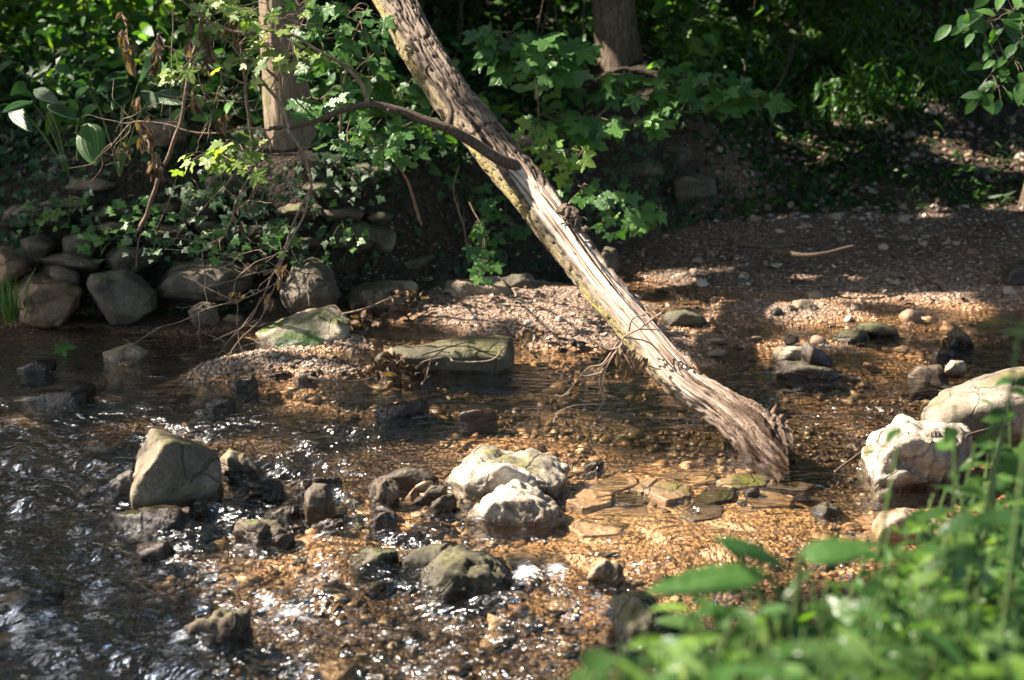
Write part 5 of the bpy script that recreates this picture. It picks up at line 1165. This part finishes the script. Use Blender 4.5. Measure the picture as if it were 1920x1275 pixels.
tuft('lit grass tuft beside the pale arching one on the slope', 1700, 250, 9.9, 40, .3)

# ------------------------------------------------------------------ near bank weeds (out of focus)
def weed(label, px, py, Yd, nl, ls, lean=0.0, mat=L_FORE, shape=OVATE, group=None, wmul=1.0):
    top = DY(px, py, Yd); bx = top[0] - lean; by = Yd - random.uniform(-.1, .15); bz = Hs(bx, by)
    base = np.array([bx, by, min(bz, top[2] - .12)]); root = empty('near_weed', base, label, 'weed', group)
    mid = base * .5 + top * .5 + np.array([-lean * .2, 0, .03]); P = smooth_path(np.array([base, mid, top]), 8)
    mb = MB(); tube(mb, P, taper(len(P), .005, .002), 6); mb.build('stem', STEM_G, root)
    t = np.linspace(.25, 1.0, nl) + rng.normal(size=nl) * .02; t = np.clip(t, .1, 1)
    idx = (t * (len(P) - 1)).astype(int); pos = P[idx]; a = np.arange(nl) * 2.4 + rng.random() * 6
    fw = np.stack([np.cos(a), np.sin(a) * .8, .35 - .7 * rng.random(nl)], -1); nn = rng.normal(size=(nl, 3)) * .3 + [0, -.25, 1]
    lb = MB(); sz = ls * (1.15 - .5 * t) * rng.uniform(.8, 1.2, nl); sz = np.stack([sz * wmul, sz, sz], -1)
    scatter(lb, *shape, pos, frames(fw, nn), sz); lb.build('foliage', mat, root); return root
bxp = [980,1100,1200,1350,1500,1600,1700,1800,1860,1920,2000]; byp = [1275,1225,1170,1090,1050,990,910,820,700,590,560]
for k in range(270):
    px = 1020 + 970 * random.random() ** .8; yb_ = np.interp(px, bxp, byp); f = random.random() ** .8; py = yb_ + 15 + f * (1330 - yb_)
    Yd = 2.35 - 1.1 * (py - 800) / 500 + random.uniform(-.2, .15); Yd = max(1.15, Yd)
    weed('out of focus green weed in the leafy near bank at lower right', px, py, Yd, random.randint(10, 18), random.uniform(.045, .115), random.uniform(-.1, .1), random.choice([L_FORE, L_FORE, L_FORE, L_MAPLE, L_YEL]), random.choice([OVATE, OVATE, LANCE3]), 'weeds of the near bank', random.choice([.6, .8, 1.0]))
hosta('near plant with one long broad blurred leaf pointing left over the water', (1480,1330), [(1440,1075,1215,1088,48,(0,-.65,1)),(1345,1008,1490,1055,26,(0,-.6,1)),(1500,1040,1640,1020,44,(0,-.8,.9))], 1.55, L_MAPLE)
weed('near weed whose leaf tip crosses the biggest pale boulder', 1790, 760, 2.0, 8, .08, -.05)
weed('near weed with dark leaves just left of the biggest pale boulder', 1690, 800, 1.9, 6, .08, .02)
weed('tall near weed at the right edge above the biggest pale boulder', 1915, 600, 1.7, 10, .085, .03)
weed('tall near weed with bright leaves cut by the right edge', 1960, 560, 1.6, 10, .085, .03)
weed('tall near weed bending left at the right edge', 1900, 720, 1.75, 9, .085, .03)

# ------------------------------------------------------------------ unseen trees added last for shade, crowns cut so sun reaches the lit areas
import time
dg = bpy.context.evaluated_depsgraph_get()
MC = .05; MW = 700; MASK = np.zeros((MW, MW)); MO = sun2(np.array([[0, 5.5, 0.]]))[0] - MW * MC / 2
for poly, op, ya, yb in GAPS:
    lo, hi = poly.min(0), poly.max(0); gx, gy = np.meshgrid(np.arange(lo[0], hi[0], 11), np.arange(lo[1], hi[1], 11)); g = np.stack([gx.ravel(), gy.ravel()], -1)
    for (px, py) in g[in_poly(g, poly)]:
        r = Vector(ray(px, py)).normalized(); o = Vector((0, 0, CAM_H)); h = S.ray_cast(dg, o, r)
        if h[0] and h[4].name == 'water': h = S.ray_cast(dg, h[1] + r * .003, r)
        if not h[0] or not (ya < h[1].y < yb): continue
        c = ((sun2(np.array(h[1])) - MO) / MC).astype(int)
        if (c > 2).all() and (c < MW - 3).all():
            v_ = MASK[c[0] - 3:c[0] + 4, c[1] - 3:c[1] + 4]; np.maximum(v_, op, out=v_)
def mask_at(q):
    c = np.clip(((q - MO) / MC).astype(int), 0, MW - 1); return MASK[c[:, 0], c[:, 1]]
def clear_path(pts):
    """slide a trunk sideways until it does not stand in a gap"""
    best, bc = pts, 1e9
    for dy in np.arange(-1.6, 1.7, .2):
        for dt in (-.8, -.4, 0, .4, .8):
            P = np.array(pts, float); P[:, 1] += dy; P[-2:, 1] += dt; Q = smooth_path(P, 20); c = mask_at(sun2(Q)).sum() + .02 * abs(dy)
            if c < bc: bc, best = c, P
    return [tuple(p) for p in best]
def crown_leaves(parent, cx, cy, cz, rx, ry, rz, n, size=.17, clumps=220, gaps=True, name='crown', spread=.42, low=2.9, window=True):
    th = rng.normal(size=(clumps, 3)); th /= np.linalg.norm(th, axis=1)[:, None]; rr = rng.random(clumps) ** (1 / 2.2)
    cc = np.array([cx, cy, cz]) + th * rr[:, None] * [rx, ry, rz]
    p = cc[rng.integers(0, clumps, n)] + rng.normal(size=(n, 3)) * [spread, spread, spread * .6]
    p = p[p[:, 2] > low]
    if gaps:
        q = sun2(p); hn = vn(np.column_stack([q * 5.0, 0 * q[:, 0]]), 12) * .75 + .5 + .25 * vn(np.column_stack([q * 13.0, 0 * q[:, 0]]), 13)
        p = p[~(mask_at(q) >= np.clip(hn, .02, .95))]
    # windows towards the open sky over the far bank
    az = np.degrees(np.arctan2(p[:, 0] + .5, p[:, 1] - 3)); el = np.degrees(np.arctan2(p[:, 2], np.hypot(p[:, 0] + .5, p[:, 1] - 3)))
    w = (p[:, 1] > 3.5) & window & (az > -58) & (az < 12) & (el > 22) & (el < 60)
    sh = p - SUN * ((p[:, 2] - .35) / SUN[2])[:, None]; hr = rng.random(len(p))
    dark = ((sh[:, 0] > .3) & (sh[:, 0] < 6) & (sh[:, 1] > 6.2) & (sh[:, 1] < 13) & (hr < .85)) | ((sh[:, 0] > -5) & (sh[:, 0] <= .3) & (sh[:, 1] > 6.6) & (sh[:, 1] < 12) & (hr < .2))
    p = p[~(w & ~dark)]
    m_ = len(p); fw = rng.normal(size=(m_, 3)); nn = rng.normal(size=(m_, 3)) * .6 + [-.3, .1, 1]
    mb = MB(); fr = frames(fw, nn); sz = rng.uniform(.75, 1.3, m_) * size
    scatter(mb, *SIMPLE, p - fr[:, 1] * sz[:, None] * .5, fr, sz)
    return mb.build(name, L_CAN, parent)

ct = [(-7.2, 8.2, 6.6, 4.4, 3.6, 1.8, 26000, .0), (-6.2, 3.6, 6.4, 4.2, 4.2, 1.9, 30000, .0), (-4.4, 6.0, 5.0, 2.6, 3.2, 1.0, 12000, 0), (-9.5, 5.5, 9.0, 4.5, 6.0, 2.0, 20000, 0), (-7.0, 12.2, 7.6, 5.5, 3.6, 2.2, 26000, 0), (-2.6, 11.2, 6.0, 3.4, 3.2, 1.4, 16000, 0), (-5.5, 0.2, 7.0, 4.0, 3.4, 1.8, 14000, 0)]
others = [(2.5, -5.0, 7, 6, 4, 2.5, 9000), (7.5, 2.0, 7, 4, 5, 2.5, 9000), (-8, -4, 7, 5, 4, 2.5, 8000), (7.5, 9.5, 6.5, 4.5, 4, 2.5, 9000), (1.5, 2.0, 9.5, 5.0, 4.5, 1.5, 11000), (-1.0, 17, 6.2, 5, 3.0, 2.2, 5000), (6, 18, 7, 5, 3, 2.6, 6000), (-9, 15, 7, 5, 3, 2.6, 6000), (3.5, 12.5, 5.8, 4.5, 3.0, 1.8, 14000), (3.6, 8.2, 7.2, 3.4, 3.0, 1.6, 12000)]  # unseen crowns around and behind the view, added to block sky light
for i, (cx, cy, cz, rx, ry, rz, n, _) in enumerate(ct):
    bx, by = (cx - 1.5, cy + (.9 if i % 2 else 2.0)); bz = Hs(bx, by)
    r_ = tree_trunk('unseen_shade_tree', 'unseen leafy tree added on the left bank, crown cut to shape sun and shade below', clear_path([(bx, by, bz - .2), (bx + .1, by, bz + 2), (cx - .4, cy + .3, cz - .5), (cx, cy, cz + rz * .3)]), [.26, .2, .13, .04], BARK, seg=16)
    r_['group'] = 'unseen shade trees added on the left bank'
    crown_leaves(r_, cx, cy, cz, rx, ry, rz, n, .18, 520)
for i, (cx, cy) in enumerate([(-5.4, 8.6), (-3.2, 9.6), (-1.0, 9.4), (1.2, 9.8), (3.4, 10.0), (5.6, 10.0), (-4.0, 12.0), (-.5, 12.2), (3.0, 12.6), (2.0, 8.6), (4.6, 8.4)]):  # low leaf layer above the view, added to block sun on the far bank
    by = max(cy + .9, 13.2) if cx > 1.5 else cy + .9; bz = Hs(cx + .3, by); top = max(2.35, .36 * (cy - 3))
    r_ = tree_trunk('added_shade_tree', 'slender tree added to shade the far bank with low leaves above the view', [(cx + .3, by, bz - .1), (cx + .25, by - .05, bz + .7), (cx + .1, cy + .3, top - .1), (cx, cy, top)], [.035, .03, .022, .01], BARK, seg=10, bark_amp=.002)
    r_['group'] = 'low trees added to shade the far bank'
    crown_leaves(r_, cx, cy, top, 1.75, 1.55, .30, 4600, .17, 140, spread=.26, low=2.0, window=False)
for i, (cx, cy, cz, rx, ry, rz, n) in enumerate(others):
    bz = Hs(cx, cy) if not (i == 4) else 0
    bx, by = (cx, cy) if i != 4 else (4.6, .6)
    bz = Hs(bx, by)
    r_ = tree_trunk('unseen_shade_tree', 'unseen leafy tree added around the glade to block sky light and sun', [(bx, by, bz - .2), (bx + .1, by, bz + 2), ((bx + cx) / 2, (by + cy) / 2, cz - 1), (cx, cy, cz + rz * .6)], [.28, .22, .14, .04], BARK, seg=16)
    r_['group'] = 'unseen trees added around the glade for shade'
    crown_leaves(r_, cx, cy, cz, rx, ry, rz, n, .26, 260)
